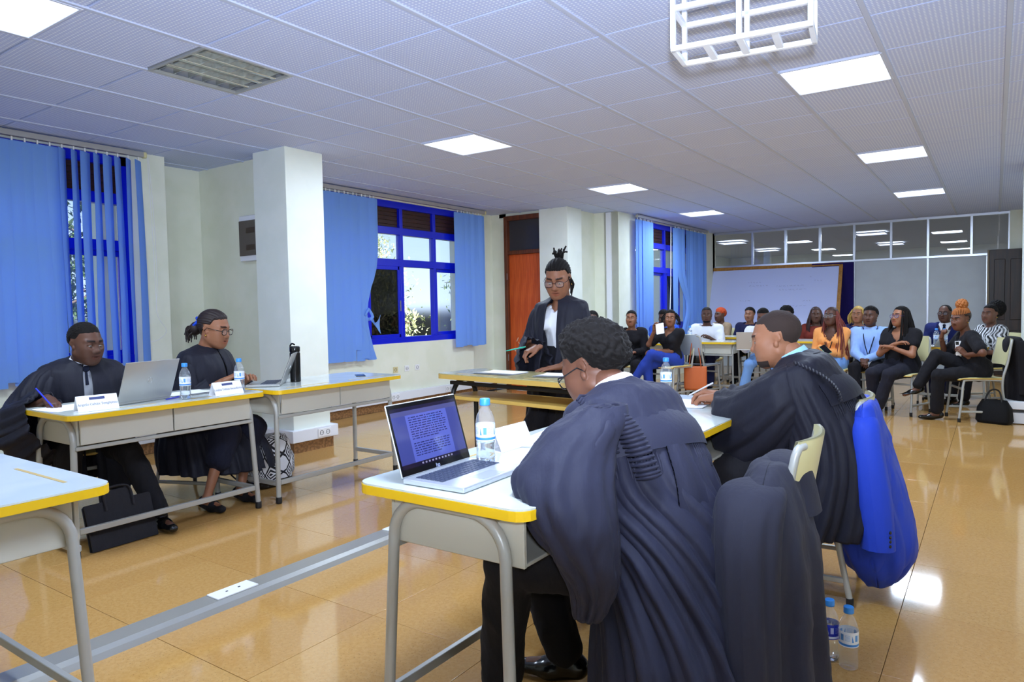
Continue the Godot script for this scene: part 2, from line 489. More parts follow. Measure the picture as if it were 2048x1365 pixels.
func outside() -> void:
	# garden below the windows and trees in the sun
	var mb := MB.new()
	mb.box(Vector3(-46, -4.2, -10), Vector3(78, 0.4, 120))
	struct("ground", "grass of the garden below the windows", mb, noisy(mat(Color.WHITE, 0.9), noise_tex(0.02, 4, col(70, 92, 40), col(120, 128, 70), 256, 50), Vector3.ONE * 0.3))
	var bark := noisy(mat(Color.WHITE, 0.9), noise_tex(0.03, 4, col(74, 62, 52), col(110, 96, 82), 256, 51), Vector3(2, 0.5, 2))
	tree("slender tree with feathery leaves outside the first window", Vector3(-10.2, -4, 1.2), 8.2, 1.9, 900, col(60, 84, 46), bark, 1, 0.12)
	tree("leafy tree low behind the blinds of the first window", Vector3(-12.0, -4, 3.6), 5.2, 2.2, 1800, col(84, 110, 54), bark, 2, 0.16)
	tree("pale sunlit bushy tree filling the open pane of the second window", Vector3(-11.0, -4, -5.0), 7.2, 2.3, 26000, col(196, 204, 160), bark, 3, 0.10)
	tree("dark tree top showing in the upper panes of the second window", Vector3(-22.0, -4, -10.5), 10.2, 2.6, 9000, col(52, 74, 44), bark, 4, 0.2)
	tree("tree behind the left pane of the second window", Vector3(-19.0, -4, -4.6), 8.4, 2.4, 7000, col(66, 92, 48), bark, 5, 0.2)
	tree("tree outside the narrow window beside the whiteboard", Vector3(-14.0, -4, -15.5), 6.8, 2.4, 1800, col(120, 140, 90), bark, 6, 0.2)
	mb = MB.new()
	mb.box(Vector3(-27, -1.0, 9.5), Vector3(8, 6.0, 9), 0.05)
	var h := thing("building", "pale low building across the garden behind the first window", "building")
	put("wall", mb, mat(col(205, 190, 170), 0.8), h)
	mb = MB.new()
	mb.box(Vector3(-27, 2.2, 9.5), Vector3(9, 0.4, 10), 0.05)
	put("roof", mb, mat(col(150, 96, 74), 0.8), h)
	for k in 3:
		mb = MB.new()
		mb.box(Vector3(-22.98, 0.6, 6.6 + k * 2.6), Vector3(0.1, 1.3, 1.2), 0.02)
		put("window", mb, M.sleek, h)

func tree(lab: String, at: Vector3, h: float, r: float, leaves: int, c: Color, bark: Material, sd: int, lsz: float) -> void:
	var t := thing("tree", lab, "tree", at)
	var rng := RandomNumberGenerator.new()
	rng.seed = 100 + sd
	var mb := MB.new()
	mb.tube(curve([Vector3(0, 0, 0), Vector3(0.1, h * 0.3, 0.05), Vector3(-0.05, h * 0.6, 0.1), Vector3(0.05, h * 0.95, 0)], 5), PackedFloat32Array([0.16, 0.155, 0.15, 0.145, 0.14, 0.13, 0.12, 0.11, 0.1, 0.09, 0.08, 0.07, 0.06, 0.05, 0.04, 0.03]), 8)
	var tips := []
	for k in 26:
		var y := h * (0.42 + 0.55 * k / 25.0)
		var a := k * 2.4
		var l := r * (0.5 + 0.5 * sin(PI * clampf((y / h - 0.3) / 0.75, 0, 1))) * rng.randf_range(0.6, 1.0)
		var tip := Vector3(cos(a) * l, y + rng.randf_range(-0.1, 0.5), sin(a) * l)
		mb.tube([Vector3(0, y - 0.4, 0), Vector3(cos(a) * l * 0.5, y, sin(a) * l * 0.5), tip], [0.05, 0.03, 0.012], 5)
		tips.append([Vector3(0, y - 0.2, 0), tip])
	put("trunk", mb, bark, t)
	var lf := MB.new()
	lf.sheet([PackedVector3Array([Vector3(0, 0, 0), Vector3(0.001, 0, 0)]), PackedVector3Array([Vector3(-0.2, 0.4, 0.05), Vector3(0.2, 0.4, 0.05)]), PackedVector3Array([Vector3(-0.001, 1, 0), Vector3(0.001, 1, 0)])])
	var lm := vcol(0.6)
	lm.backlight_enabled = true
	lm.backlight = Color(0.3, 0.35, 0.15)
	var mm := MultiMesh.new()
	mm.transform_format = MultiMesh.TRANSFORM_3D
	mm.use_colors = true
	mm.mesh = lf.mesh(lm)
	mm.instance_count = leaves
	for k in leaves:
		var br = tips[k % tips.size()]
		var f := sqrt(rng.randf_range(0.1, 1.0))
		var p: Vector3 = (br[0] as Vector3).lerp(br[1], f) + Vector3(rng.randfn(0, 0.16), rng.randfn(0, 0.16), rng.randfn(0, 0.16)) * r * 0.55
		var b := Basis.from_euler(Vector3(rng.randf_range(-1.5, 1.5), rng.randf_range(0, TAU), rng.randf_range(-1, 1))).scaled(Vector3.ONE * lsz * rng.randf_range(0.7, 1.3))
		mm.set_instance_transform(k, Transform3D(b, p))
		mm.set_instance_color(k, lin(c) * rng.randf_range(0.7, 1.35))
	var o := MultiMeshInstance3D.new()
	o.name = "foliage"
	o.multimesh = mm
	o.set_meta("kind", "stuff")
	t.add_child(o)
# ---------- tables, chairs ----------
func make_table(lab: String, top: Material, edge: Material, frame: Material, len := 1.16, dep := 0.60, apron := true) -> Node3D:
	# local x: along the table, local +z: its front (away from the sitter); top at 0.76
	var t := thing("training_table", lab, "table")
	var pl := PackedVector2Array()
	var hx := len / 2; var hz := dep / 2; var r := 0.05
	for q in [[1, 1], [-1, 1], [-1, -1], [1, -1]]:
		var c := Vector2(q[0] * (hx - r), q[1] * (hz - r))
		var a0 := 0.0 if q[0] > 0 and q[1] > 0 else PI / 2 if q[1] > 0 else PI if q[0] < 0 else 1.5 * PI
		for k in 5: pl.append(c + Vector2(cos(a0 + k * PI / 8), sin(a0 + k * PI / 8)) * r)
	var mb := MB.new()
	mb.prism(pl, 0.005, Transform3D(Basis(Vector3.RIGHT, Vector3(0, 0, -1), Vector3.UP), Vector3(0, 0.755, 0)))
	put("tabletop", mb, top, t)
	mb = MB.new()
	mb.prism(pl, 0.026, Transform3D(Basis(Vector3.RIGHT, Vector3(0, 0, -1), Vector3.UP).scaled_local(Vector3(1.003, 1.005, 1)), Vector3(0, 0.7285, 0)))
	put("edge_band", mb, edge, t)
	mb = MB.new()
	for q in [-0.27, 0.27]:
		mb.box(Vector3(q * len / 1.16, 0.7602, 0.22 * dep / 0.6), Vector3(0.36, 0.0012, 0.012))
	put("pencil_groove", mb, mat(col(190, 160, 90), 0.6), t)
	if apron:
		for s in [-1, 1]:
			mb = MB.new()
			mb.box(Vector3(s * (len * 0.218), 0.658, dep * 0.5 - 0.075), Vector3(len * 0.43, 0.14, 0.015), 0.003)
			put("front_panel", mb, M.grey_paint, t)
			mb = MB.new()
			mb.box(Vector3(s * (len * 0.435), 0.655, -0.02), Vector3(0.014, 0.145, dep - 0.14), 0.003)
			put("side_panel", mb, M.grey_paint, t)
		mb = MB.new()
		mb.box(Vector3(0, 0.59, -0.02), Vector3(len * 0.87, 0.012, dep - 0.14), 0.003)
		put("book_shelf", mb, M.grey_paint, t)
	var ex := len * 0.5 - 0.055
	for s in [-1, 1]:
		mb = MB.new()
		var zt := dep * 0.5 - 0.13; var zb := dep * 0.5 - 0.075
		var path := []
		for sg in [1.0, -1.0]:
			var half := []
			for k in 9: half.append(Vector3(s * (ex + 0.02 - 0.02 * k / 8.0), lerpf(0.03, 0.60, k / 8.0), sg * lerpf(zb, zt + 0.03, k / 8.0)))
			for k in range(1, 8):
				var an := PI / 2 * k / 7.0
				half.append(Vector3(s * ex, 0.60 + 0.114 * sin(an), sg * (zt + 0.03 - 0.114 * (1.0 - cos(an)))))
			if sg < 0: half.reverse()
			path.append_array(half)
		mb.tube(path, 0.0165, 10)
		var leg := put("leg_frame", mb, frame, t)
		mb = MB.new()
		mb.box(Vector3(s * (ex + 0.015), 0.13, -0.0), Vector3(0.022, 0.032, 2 * zb - 0.01), 0.004)
		put("foot_rail", mb, frame, leg)
		mb = MB.new()
		for z in [zb, -zb]:
			mb.lathe([Vector2(0.0, 0.0), Vector2(0.018, 0.0), Vector2(0.0195, 0.01), Vector2(0.0195, 0.042), Vector2(0.012, 0.044)], Vector3(s * (ex + 0.02), 0.0, z), 12)
		put("rubber_foot", mb, M.rubber, leg)
	mb = MB.new()
	mb.box(Vector3(0, 0.135, dep * 0.5 - 0.082), Vector3(2 * ex, 0.032, 0.022), 0.004)
	put("stretcher", mb, frame, t)
	mb = MB.new()
	mb.box(Vector3(0, 0.57 if apron else 0.70, dep * 0.5 - 0.085), Vector3(2 * ex, 0.022, 0.022), 0.004)
	put("rail", mb, frame, t)
	return t

func make_chair(lab: String, kind := "cream") -> Node3D:
	# sitter looks to +z; seat top at 0.46
	var t := thing("chair", lab, "chair")
	var sm: Material = M.cream if kind == "cream" else mat(col(150, 160, 174), 0.4)
	var rows := []
	for r in 9:
		var z := -0.19 + 0.39 * r / 8.0
		var row := PackedVector3Array()
		for k in 9:
			var x := -0.2 + 0.4 * k / 8.0
			var y := 0.452 + 0.012 * pow(absf(x) / 0.2, 2.0) - 0.014 * pow(maxf(0, z - 0.08) / 0.12, 2.0) + 0.006 * pow(minf(0, z + 0.1) / 0.1, 2.0)
			row.append(Vector3(x * (1.0 - 0.06 * pow(absf(z) / 0.2, 4.0)), y, z))
		rows.append(row)
	var mb := MB.new()
	mb.sheet(rows, false, true)
	mb.thicken(0.016)
	put("seat", mb, sm, t)
	mb = MB.new()
	mb.tube(curve([Vector3(-0.2, 0.45, -0.17), Vector3(-0.2, 0.45, 0.15), Vector3(-0.17, 0.435, 0.2), Vector3(0.17, 0.435, 0.2), Vector3(0.2, 0.45, 0.15), Vector3(0.2, 0.45, -0.17)], 4), 0.0085, 6)
	put("edge_band", mb, M.yellow_wood if kind == "cream" else sm, t)
	rows = []
	for r in 9:
		var f := r / 8.0
		var y := 0.585 + 0.275 * f
		var row := PackedVector3Array()
		for k in 11:
			var u := (k - 5) / 5.0
			var hw := 0.2 * (1.0 - 0.16 * pow(absf(f - 0.5) * 2.0, 4.0))
			row.append(Vector3(u * hw, y, -0.205 - 0.05 * f - 0.035 * (1.0 - u * u)))
		rows.append(row)
	mb = MB.new()
	mb.sheet(rows)
	mb.thicken(0.018)
	var bk := put("backrest", mb, sm, t)
	if kind != "cream":
		mb = MB.new()
		for a in 9:
			for b in 4:
				mb.lathe([Vector2(0, -0.001), Vector2(0.006, 0), Vector2(0, 0.001)], Vector3(-0.12 + a * 0.03, 0.70 + b * 0.03, -0.222 - 0.05 * (0.42 + b * 0.11) - 0.035 * (1.0 - pow((-0.12 + a * 0.03) / 0.19, 2.0)) + 0.02), 6, Basis(Vector3.RIGHT, PI / 2))
		put("hole", mb, M.black, bk)
	for s in [-1, 1]:
		mb = MB.new()
		mb.tube(curve([Vector3(s * 0.205, 0.03, -0.235), Vector3(s * 0.2, 0.3, -0.185), Vector3(s * 0.198, 0.46, -0.185), Vector3(s * 0.196, 0.62, -0.225), Vector3(s * 0.19, 0.82, -0.258), Vector3(s * 0.15, 0.845, -0.275)], 4), 0.0125, 8)
		var leg := put("leg", mb, M.grey_metal, t)
		mb = MB.new()
		mb.lathe([Vector2(0, 0), Vector2(0.0145, 0), Vector2(0.0155, 0.04), Vector2(0.01, 0.042)], Vector3(s * 0.205, 0, -0.235), 10)
		put("rubber_foot", mb, M.rubber, leg)
		mb = MB.new()
		mb.tube(curve([Vector3(s * 0.205, 0.03, 0.205), Vector3(s * 0.2, 0.25, 0.18), Vector3(s * 0.195, 0.40, 0.165), Vector3(s * 0.19, 0.436, 0.12), Vector3(s * 0.195, 0.436, -0.18)], 4), 0.0125, 8)
		leg = put("leg", mb, M.grey_metal, t)
		mb = MB.new()
		mb.lathe([Vector2(0, 0), Vector2(0.0145, 0), Vector2(0.0155, 0.04), Vector2(0.01, 0.042)], Vector3(s * 0.205, 0, 0.205), 10)
		put("rubber_foot", mb, M.rubber, leg)
		mb = MB.new()
		mb.box(Vector3(s * 0.203, 0.11, -0.01), Vector3(0.018, 0.022, 0.42), 0.004)
		put("stretcher", mb, M.grey_metal, t)
	mb = MB.new()
	mb.box(Vector3(0, 0.34, 0.165), Vector3(0.39, 0.022, 0.018), 0.004)
	mb.box(Vector3(0, 0.42, -0.17), Vector3(0.39, 0.022, 0.018), 0.004)
	put("crossbar", mb, M.grey_metal, t)
	return t

func furniture() -> void:
	var t := make_table("pale training table with a yellow edge in front of the man writing with a pen", M.top, M.yellow, M.grey_metal)
	t.position = Vector3(-3.58, 0, 2.46); t.rotation.y = PI / 2
	dup(t, "pale training table with a black flask and a phone on it", Vector3(-3.55, 0, 1.235), PI / 2)
	dup(t, "training table with a yellow edge cut by the lower left corner, empty", Vector3(-2.20, 0, 3.92), PI)
	dup(t, "white lit training table carrying the open laptop with a text page, closest to the camera", Vector3(-0.69, 0, 2.66), -PI / 2)
	dup(t, "training table where the robed man in profile rests his hands", Vector3(-0.69, 0, 1.49), -PI / 2)
	# lectern table of the speaker, dark tube frame
	var p := make_table("worn wooden table with a black tube frame in front of the standing speaker", M.top_old, M.yellow_wood, M.black_metal, 1.24, 0.42, false)
	p.position = Vector3(-1.86, 0, 1.00); p.rotation.y = -0.125; p.scale = Vector3(1, 1.1053, 1)
	var mb := MB.new()
	mb.box(Vector3(0, 0.615, 0.0), Vector3(1.14, 0.022, 0.32), 0.003)
	put("lower_shelf", mb, M.yellow_wood, p)
	people_furniture(t)
func lw(at: Vector3, yaw: float, p: Vector3) -> Vector3:
	return Basis(Vector3.UP, -yaw) * (p - at)

func robe(t: Node3D, J: Dictionary, o: Dictionary) -> void:
	var sb: Basis = J.sb
	var n: Vector3 = J.neck
	var x: Vector3 = sb.x; var z: Vector3 = sb.z; var u: Vector3 = sb.y
	var w: float = o.get("w", 1.0)
	var hem: float = o.get("hem", 0.16)
	var am: float = o.get("amp", 1.0)
	var p: Vector3 = J.pel
	var fw: Vector3 = o.get("shift", Vector3(0, 0, 0.02))
	var ctrl := [
		[n + u * 0.022 - z * 0.005, x * 0.070, z * 0.066, 0.0], [n - u * 0.006 - z * 0.008, x * 0.130 * w, z * 0.095, 0.0], [n - u * 0.036 - z * 0.008, x * 0.195 * w, z * 0.122, 0.004],
		[n - u * 0.11, x * 0.212 * w, z * 0.145 * w, 0.012 * am], [n - u * 0.22, x * 0.218 * w, z * 0.170 * w, 0.030 * am], [n - u * 0.34, x * 0.228 * w, z * 0.185 * w, 0.05 * am],
		[p + u * 0.02 + fw * 0.5, (x * 0.25 * w).lerp(Vector3(0.25 * w, 0, 0), 0.5), (z * 0.215 * w).lerp(Vector3(0, 0, 0.215 * w), 0.5), 0.065 * am],
		[Vector3(p.x, lerpf(p.y, hem, 0.5), p.z) + fw, Vector3(0.275 * w, 0, 0), Vector3(0, 0, o.get("deep", 0.24) * w), 0.085 * am], [Vector3(p.x, hem, p.z) + fw * 1.4, Vector3(0.29 * w, 0, 0), Vector3(0, 0, o.get("deep", 0.24) * 1.06 * w), 0.10 * am]]
	var g: float = o.get("gap", 0.12)
	var main := loft(ctrl, 9, 150, o.get("folds", 15), o.get("sd", 1.0), 0.0, 1.0, 0.004, PI / 2 + g, PI / 2 + TAU - g)
	var m: Material = o.mat
	var r := put("robe", wrinkle(main, 0.010, 4.0, 31), m, t)
	for sd in ["L", "R"]:
		var a: Vector3 = J["sh" + sd]; var e: Vector3 = J["el" + sd]; var h: Vector3 = J["w" + sd]
		var q: Dictionary = o.get("slv" + sd, {})
		var rad: Array = q.get("rad", [0.085, 0.095, 0.125, 0.15, 0.16])
		var drop: Array = q.get("drop", [0.0, 0.12, 0.40, 0.55, 0.62])
		var am2: Array = q.get("amp", [0.03, 0.06, 0.09, 0.11, 0.12])
		var side := 1.0 if sd == "L" else -1.0
		if q.has("ctrl"):
			put("sleeve", wrinkle(loft(q.ctrl, 7, 96, 7, 2.7), 0.016, 4.0, 33), m, r)
			continue
		var pts := [a - x * side * 0.035 - u * 0.005, a + (e - a) * 0.22 + x * side * 0.005, a.lerp(e, 0.75), e.lerp(h, 0.25), e.lerp(h, q.get("end", 0.72))]
		for i in q.get("off", []).size(): pts[i] += q.off[i]
		put("sleeve", wrinkle(sleeve_path(pts, rad, drop, am2, q.get("folds", 9), o.get("sd", 1.0) + (0.7 if sd == "L" else 0.2), q.get("flat", 0.72)), 0.014, 4.0, 33), m, r)
	# gathers: rows of small ribs along the armholes and under the back yoke
	if o.get("ribs", true):
		var rb := MB.new()
		for sd in [1.0]:
			for k in 19:
				var f := k / 18.0
				var c: Vector3 = n + x * sd * lerpf(0.158, 0.186, sin(f * 2.2)) * w + u * lerpf(-0.022, -0.215, f) - z * (0.030 + 0.105 * sin(f * 1.9)) * w
				var out: Vector3 = (x * sd * 0.55 - z * lerpf(0.1, 0.85, f) + u * lerpf(0.8, 0.05, f)).normalized()
				var al: Vector3 = (x * sd * 0.9 - u * lerpf(0.35, 0.05, f) - z * 0.25).normalized()
				rb.tube([c - al * 0.026 + out * 0.004, c + out * 0.014, c + al * 0.028 + out * 0.008], [0.004, 0.0058, 0.004], 6)
		for k in 40:
			var th := lerpf(PI * 1.5 - 0.95, PI * 1.5 + 0.95, k / 39.0)
			if absf(k - 19.5) < 6.0: continue
			var c := n - u * 0.235 + x * cos(th) * 0.222 * w + z * sin(th) * 0.176 * w
			rb.tube([c + u * 0.008, c + (x * cos(th) + z * sin(th)) * 0.004 - u * 0.03, c - u * 0.062 + (x * cos(th) + z * sin(th)) * 0.002], [0.002, 0.0052, 0.003], 5)
		var rp := put("gathers", rb, m, r)
		rp.set_meta("kind", "stuff")
	if o.get("yoke", false):
		# the plain yoke across the shoulders ends in a seam; below it hangs a short pointed tab
		var rows := []
		for i in 9:
			var f := i / 8.0
			var row := PackedVector3Array()
			for k in 15:
				var th := lerpf(PI * 1.5 - 1.02, PI * 1.5 + 1.02, k / 14.0)
				var sx := lerpf(0.135, 0.224, smoothstep(0.0, 0.7, f)) * w; var sz := lerpf(0.094, 0.181, smoothstep(0.0, 0.9, f)) * w
				row.append(n - u * lerpf(0.004, 0.228, f) - z * 0.006 + x * cos(th) * sx + z * sin(th) * sz)
			rows.append(row)
		var yk := MB.new()
		yk.sheet(rows)
		yk.thicken(0.006)
		put("yoke", yk, m, r)
		var tb := MB.new()
		rows = []
		for i in 9:
			var f := i / 8.0
			var row := PackedVector3Array()
			for k in 7:
				var v := (k - 3) / 3.0
				var wd := lerpf(0.034, 0.062, f)
				var ext := 0.0 if f < 1.0 else -0.03 * absf(v) + 0.02 * v
				row.append(n - u * (0.225 + 0.20 * f - ext) - z * (0.188 + 0.012 * sin(f * 3.0) + 0.004 * cos(v * 4.0)) * w + x * (0.01 + v * wd))
			rows.append(row)
		tb.sheet(rows)
		tb.thicken(0.005)
		put("back_tab", tb, m, r)

func seat_chair(P: Dictionary, lab: String, kind := "cream") -> Node3D:
	if not chairs.has(kind):
		chairs[kind] = make_chair(lab, kind)
		var c: Node3D = chairs[kind]
		c.position = Vector3(P.at.x, 0, P.at.z) + Basis(Vector3.UP, P.yaw) * Vector3(0, 0, 0.03); c.rotation.y = P.yaw
		c.set_meta("group", "school chairs")
		return c
	return dup(chairs[kind], lab, Vector3(P.at.x, 0, P.at.z) + Basis(Vector3.UP, P.yaw) * Vector3(0, 0, 0.03), P.yaw, "school chairs")
var chairs := {}

func people() -> void:
	eye_mat = vcol(0.15, 0.5)
	M.gold = mat(col(214, 170, 80), 0.25, 0.9)
	M.hair = mat(col(20, 17, 16), 0.75, 0.0, 0.25)
	M.hair.rim_enabled = true
	M.hair.rim = 0.3
	var ln := mat(Color(0.9, 0.95, 1.0, 0.06), 0.0)
	ln.transparency = BaseMaterial3D.TRANSPARENCY_ALPHA
	M.lens = ln
	var robe_m := fabric(col(31, 31, 41), 0.6, 0.12, 9.0)
	var black_f := fabric(col(28, 27, 31))
	var white_f := fabric(col(232, 234, 242), 0.85)
	M.robe = robe_m
	heroes(robe_m, black_f, white_f)
	audience(black_f, white_f)

func heroes(robe_m: Material, black_f: Material, white_f: Material) -> void:
	# robed man closest to the camera, seen from behind
	var at := Vector3(-0.255, 0, 2.70)
	var yw := -1.15
	var P := {"label": "person in gathered black robe with glasses and curly hair, back turned, closest to the camera", "at": at, "yaw": yw, "near": true, "robed": true, "skin": 1, "hair": "curly", "hl": 0.034, "hs": 1.04, "s": 1.04, "hip": 0.525,
		"twist": -0.85, "lean": 0.42, "hy": -0.50, "hp": 0.50, "hr": 0.0, "gaze": -0.3, "hoff": Vector3(-0.02, -0.062, 0.02),
		"wR": lw(at, yw, Vector3(-0.63, 0.80, 2.50)), "handR": "pen", "fdR": Basis(Vector3.UP, -yw) * Vector3(-0.9, -0.12, -0.25), "wL": lw(at, yw, Vector3(-0.40, 0.65, 2.97)), "handL": "relax", "fdL": Basis(Vector3.UP, -yw) * Vector3(-0.9, -0.25, -0.1), "eL": Vector3(0.15, -1.0, 0.35),
		"anL": lw(at, yw, Vector3(-0.70, 0.10, 2.93)), "anR": lw(at, yw, Vector3(-0.62, 0.09, 2.66)), "kL": Vector3(0.3, 0.9, 0.5), "bottom": black_f, "top": [white_f, 0.0, -0.008], "collar": mat(col(240, 242, 250), 0.8), "glasses": M.sleek}
	var t := person(P)
	robe(t, P.J, {"mat": fabric(col(42, 43, 60), 0.6, 0.12, 9.0), "hem": 0.08, "w": 1.05, "yoke": true, "sd": 2.0, "folds": 17, "amp": 1.0, "deep": 0.25, "gap": 0.40, "shift": Vector3(0.02, 0, -0.03),
		"slvL": {"ctrl": bell(at, yw)}, "slvR": {"rad": [0.088, 0.11, 0.15, 0.17, 0.16]}})
	sock(t, P.J)
	# the band of gathers where the sleeve joins the yoke
	var gb := MB.new()
	var band := curve([Vector3(-0.3384, 0.988, 2.951), Vector3(-0.2995, 0.965, 2.925), Vector3(-0.2645, 0.918, 2.903), Vector3(-0.238, 0.857, 2.888), Vector3(-0.216, 0.792, 2.877)], 5)
	for k in band.size():
		var c := lw(at, yw, band[k])
		var R := Basis(Vector3.UP, -yw) * Vector3(0.80, 0.20, -0.55)
		var T := Basis(Vector3.UP, -yw) * Vector3(0.568, 0.2, 0.8)
		gb.tube([c - R * 0.036 - T * 0.024, c - R * 0.018 - T * 0.006, c - T * 0.001, c + R * 0.018 - T * 0.006, c + R * 0.034 - T * 0.022], [0.003, 0.0062, 0.0068, 0.0062, 0.003], 6)
	put("gathered_band", gb, t.get_node("robe").get_active_material(0), t.get_node("robe")).set_meta("kind", "stuff")
	seat_chair({"at": Vector3(-0.15, 0, 2.38), "yaw": -1.52}, "cream backed chair with a black suit jacket hung over it, behind the closest robed man")
	# second robed man, in profile
	at = Vector3(0.02, 0, 1.42)
	yw = -1.52
	P = {"label": "person in black robe over pale blue shirt, in profile, both hands on the table", "at": at, "yaw": yw, "near": true, "robed": true, "skin": 3, "hair": "fade", "hl": 0.004, "haircol": mat(col(46, 32, 26), 0.9), "s": 1.03, "hip": 0.55,
		"twist": -0.05, "lean": 0.38, "hy": 0.10, "hp": 0.20, "hoff": Vector3(0, -0.055, 0.02), "gaze": -0.35, "beard": true,
		"wR": lw(at, yw, Vector3(-0.56, 0.805, 1.20)), "handR": "pen", "wL": lw(at, yw, Vector3(-0.55, 0.81, 1.30)), "handL": "hold", "fdL": Basis(Vector3.UP, -yw) * Vector3(-0.9, -0.1, -0.2), "eL": Vector3(0.6, -0.8, 0.0),
		"bottom": black_f, "top": [fabric(col(150, 196, 232)), 0.0, -0.008], "collar": fabric(col(150, 196, 232))}
	t = person(P)
	robe(t, P.J, {"mat": robe_m, "hem": 0.30, "w": 1.05, "yoke": true, "sd": 4.0, "shift": Vector3(0, 0, 0.10),  "folds": 16, "deep": 0.25,
		"slvL": {"rad": [0.088, 0.125, 0.17, 0.19, 0.13], "drop": [0.0, 0.25, 0.5, 0.6, 0.6], "end": 0.55, "folds": 8}, "slvR": {"end": 0.5}})
	seat_chair({"at": Vector3(-0.14, 0, 1.35), "yaw": -1.52}, "chair with a blue suit jacket hung over it")
	# standing speaker
	at = Vector3(-1.93, 0, 0.42)
	yw = -0.02
	P = {"label": "person standing in an open black robe with glasses, reading with a green pen in hand", "at": at, "yaw": yw, "near": true, "robed": true, "fem": true, "skin": 2, "hair": "updo", "s": 1.0, "stand": true, "hip": 0.835, "hs": 1.12,
		"lean": 0.07, "hy": 0.28, "hp": 0.40, "gaze": -0.4, "glasses": mat(col(60, 26, 20), 0.25), "earrings": true,
		"wR": lw(at, yw, Vector3(-1.98, 0.99, 0.70)), "handR": "pen", "fdR": Vector3(-0.35, -0.25, 0.9), "wL": lw(at, yw, Vector3(-1.80, 0.872, 0.68)), "handL": "flat", "fdL": Vector3(-0.75, -0.12, 0.62), "eR": Vector3(-0.7, -0.5, -0.4),
		"top": [fabric(col(225, 226, 230)), 0.0, -0.014], "topname": "top", "neckline": 0.07, "bottom": black_f, "shoes": M.sleek}
	t = person(P)
	robe(t, P.J, {"mat": robe_m, "hem": 0.22, "w": 0.98, "gap": 0.24, "ribs": false, "sd": 6.0, "folds": 13, "deep": 0.20, "amp": 0.8,
		"slvL": {"rad": [0.065, 0.085, 0.105, 0.125, 0.13], "end": 0.55}, "slvR": {"rad": [0.065, 0.085, 0.11, 0.14, 0.17], "end": 0.8, "drop": [0.0, 0.12, 0.4, 0.7, 0.95]}})
	skirt(t, P.J, 0.12, black_f)
	# man at the left table, writing
	at = Vector3(-4.14, 0, 2.62)
	yw = 1.36
	P = {"label": "person in black robe, white collar and dark tie, writing with a blue pen", "at": at, "yaw": yw, "near": true, "robed": true, "skin": 0, "hair": "short", "hl": 0.006, "s": 1.0, "hip": 0.52,
		"lean": 0.30, "hoff": Vector3(0, -0.03, 0.0), "hy": 0.42, "hp": 0.16, "gaze": -0.5, "hs": 1.04,
		"wR": lw(at, yw, Vector3(-3.78, 0.80, 2.93)), "handR": "pen", "fdR": Basis(Vector3.UP, -yw) * Vector3(0.75, -0.2, 0.1), "wL": lw(at, yw, Vector3(-3.78, 0.80, 2.38)), "handL": "type", "eR": Vector3(-0.7, -0.7, -0.2),
		"anL": lw(at, yw, Vector3(-3.47, 0.09, 2.50)), "anR": lw(at, yw, Vector3(-3.88, 0.09, 2.84)), "bottom": black_f, "top": [white_f, 0.0, -0.008], "collar": mat(col(226, 230, 244), 0.8)}
	t = person(P)
	robe(t, P.J, {"mat": robe_m, "hem": 0.20, "w": 1.12, "gap": 0.10, "ribs": false, "sd": 8.0, "folds": 13, "deep": 0.22,
		"slvR": {"rad": [0.088, 0.13, 0.17, 0.20, 0.17], "drop": [0.0, 0.2, 0.5, 0.7, 0.7], "end": 0.8}, "slvL": {"rad": [0.088, 0.11, 0.14, 0.15, 0.14], "end": 0.7}})
	tie(t, P.J)
	seat_chair(P, "chair of the man writing at the left table")
	# woman at the left tables, typing
	at = Vector3(-4.10, 0, 1.86)
	yw = 1.95
	P = {"label": "person in black robe with glasses and braids tied by a blue band, typing", "at": at, "yaw": yw, "near": true, "robed": true, "fem": true, "skin": 3, "hair": "braids_back", "haircol": mat(col(34, 20, 18), 0.6), "s": 1.0, "hip": 0.54, "fat": 1.3, "hs": 1.1,
		"lean": 0.22, "hy": 0.05, "hp": 0.22, "gaze": -0.4, "glasses": M.sleek, "earrings": true,
		"wL": lw(at, yw, Vector3(-3.70, 0.80, 1.74)), "handL": "type", "wR": lw(at, yw, Vector3(-3.78, 0.80, 1.86)), "handR": "type", "pdR": Vector3(0, -1, 0),
		"anL": lw(at, yw, Vector3(-3.62, 0.085, 1.86)), "anR": lw(at, yw, Vector3(-3.60, 0.085, 2.12)), "ftL": Vector3(-0.4, 0, 1), "ftR": Vector3(-0.4, 0, 1), "flats": true, "shoes": black_f, "skirt": fabric(col(26, 28, 44)), "top": [black_f, 0.0, -0.006]}
	t = person(P)
	robe(t, P.J, {"mat": robe_m, "hem": 0.20, "w": 1.14, "gap": 0.05, "ribs": false, "sd": 10.0, "folds": 13, "deep": 0.32, "shift": Vector3(-0.04, 0, 0.13),
		"slvL": {"rad": [0.08, 0.12, 0.13, 0.12, 0.10], "drop": [0.0, 0.1, 0.25, 0.3, 0.3]}, "slvR": {"rad": [0.08, 0.12, 0.13, 0.12, 0.09], "drop": [0.0, 0.1, 0.25, 0.3, 0.3], "end": 0.66}})
	seat_chair(P, "chair of the woman typing at the left tables")

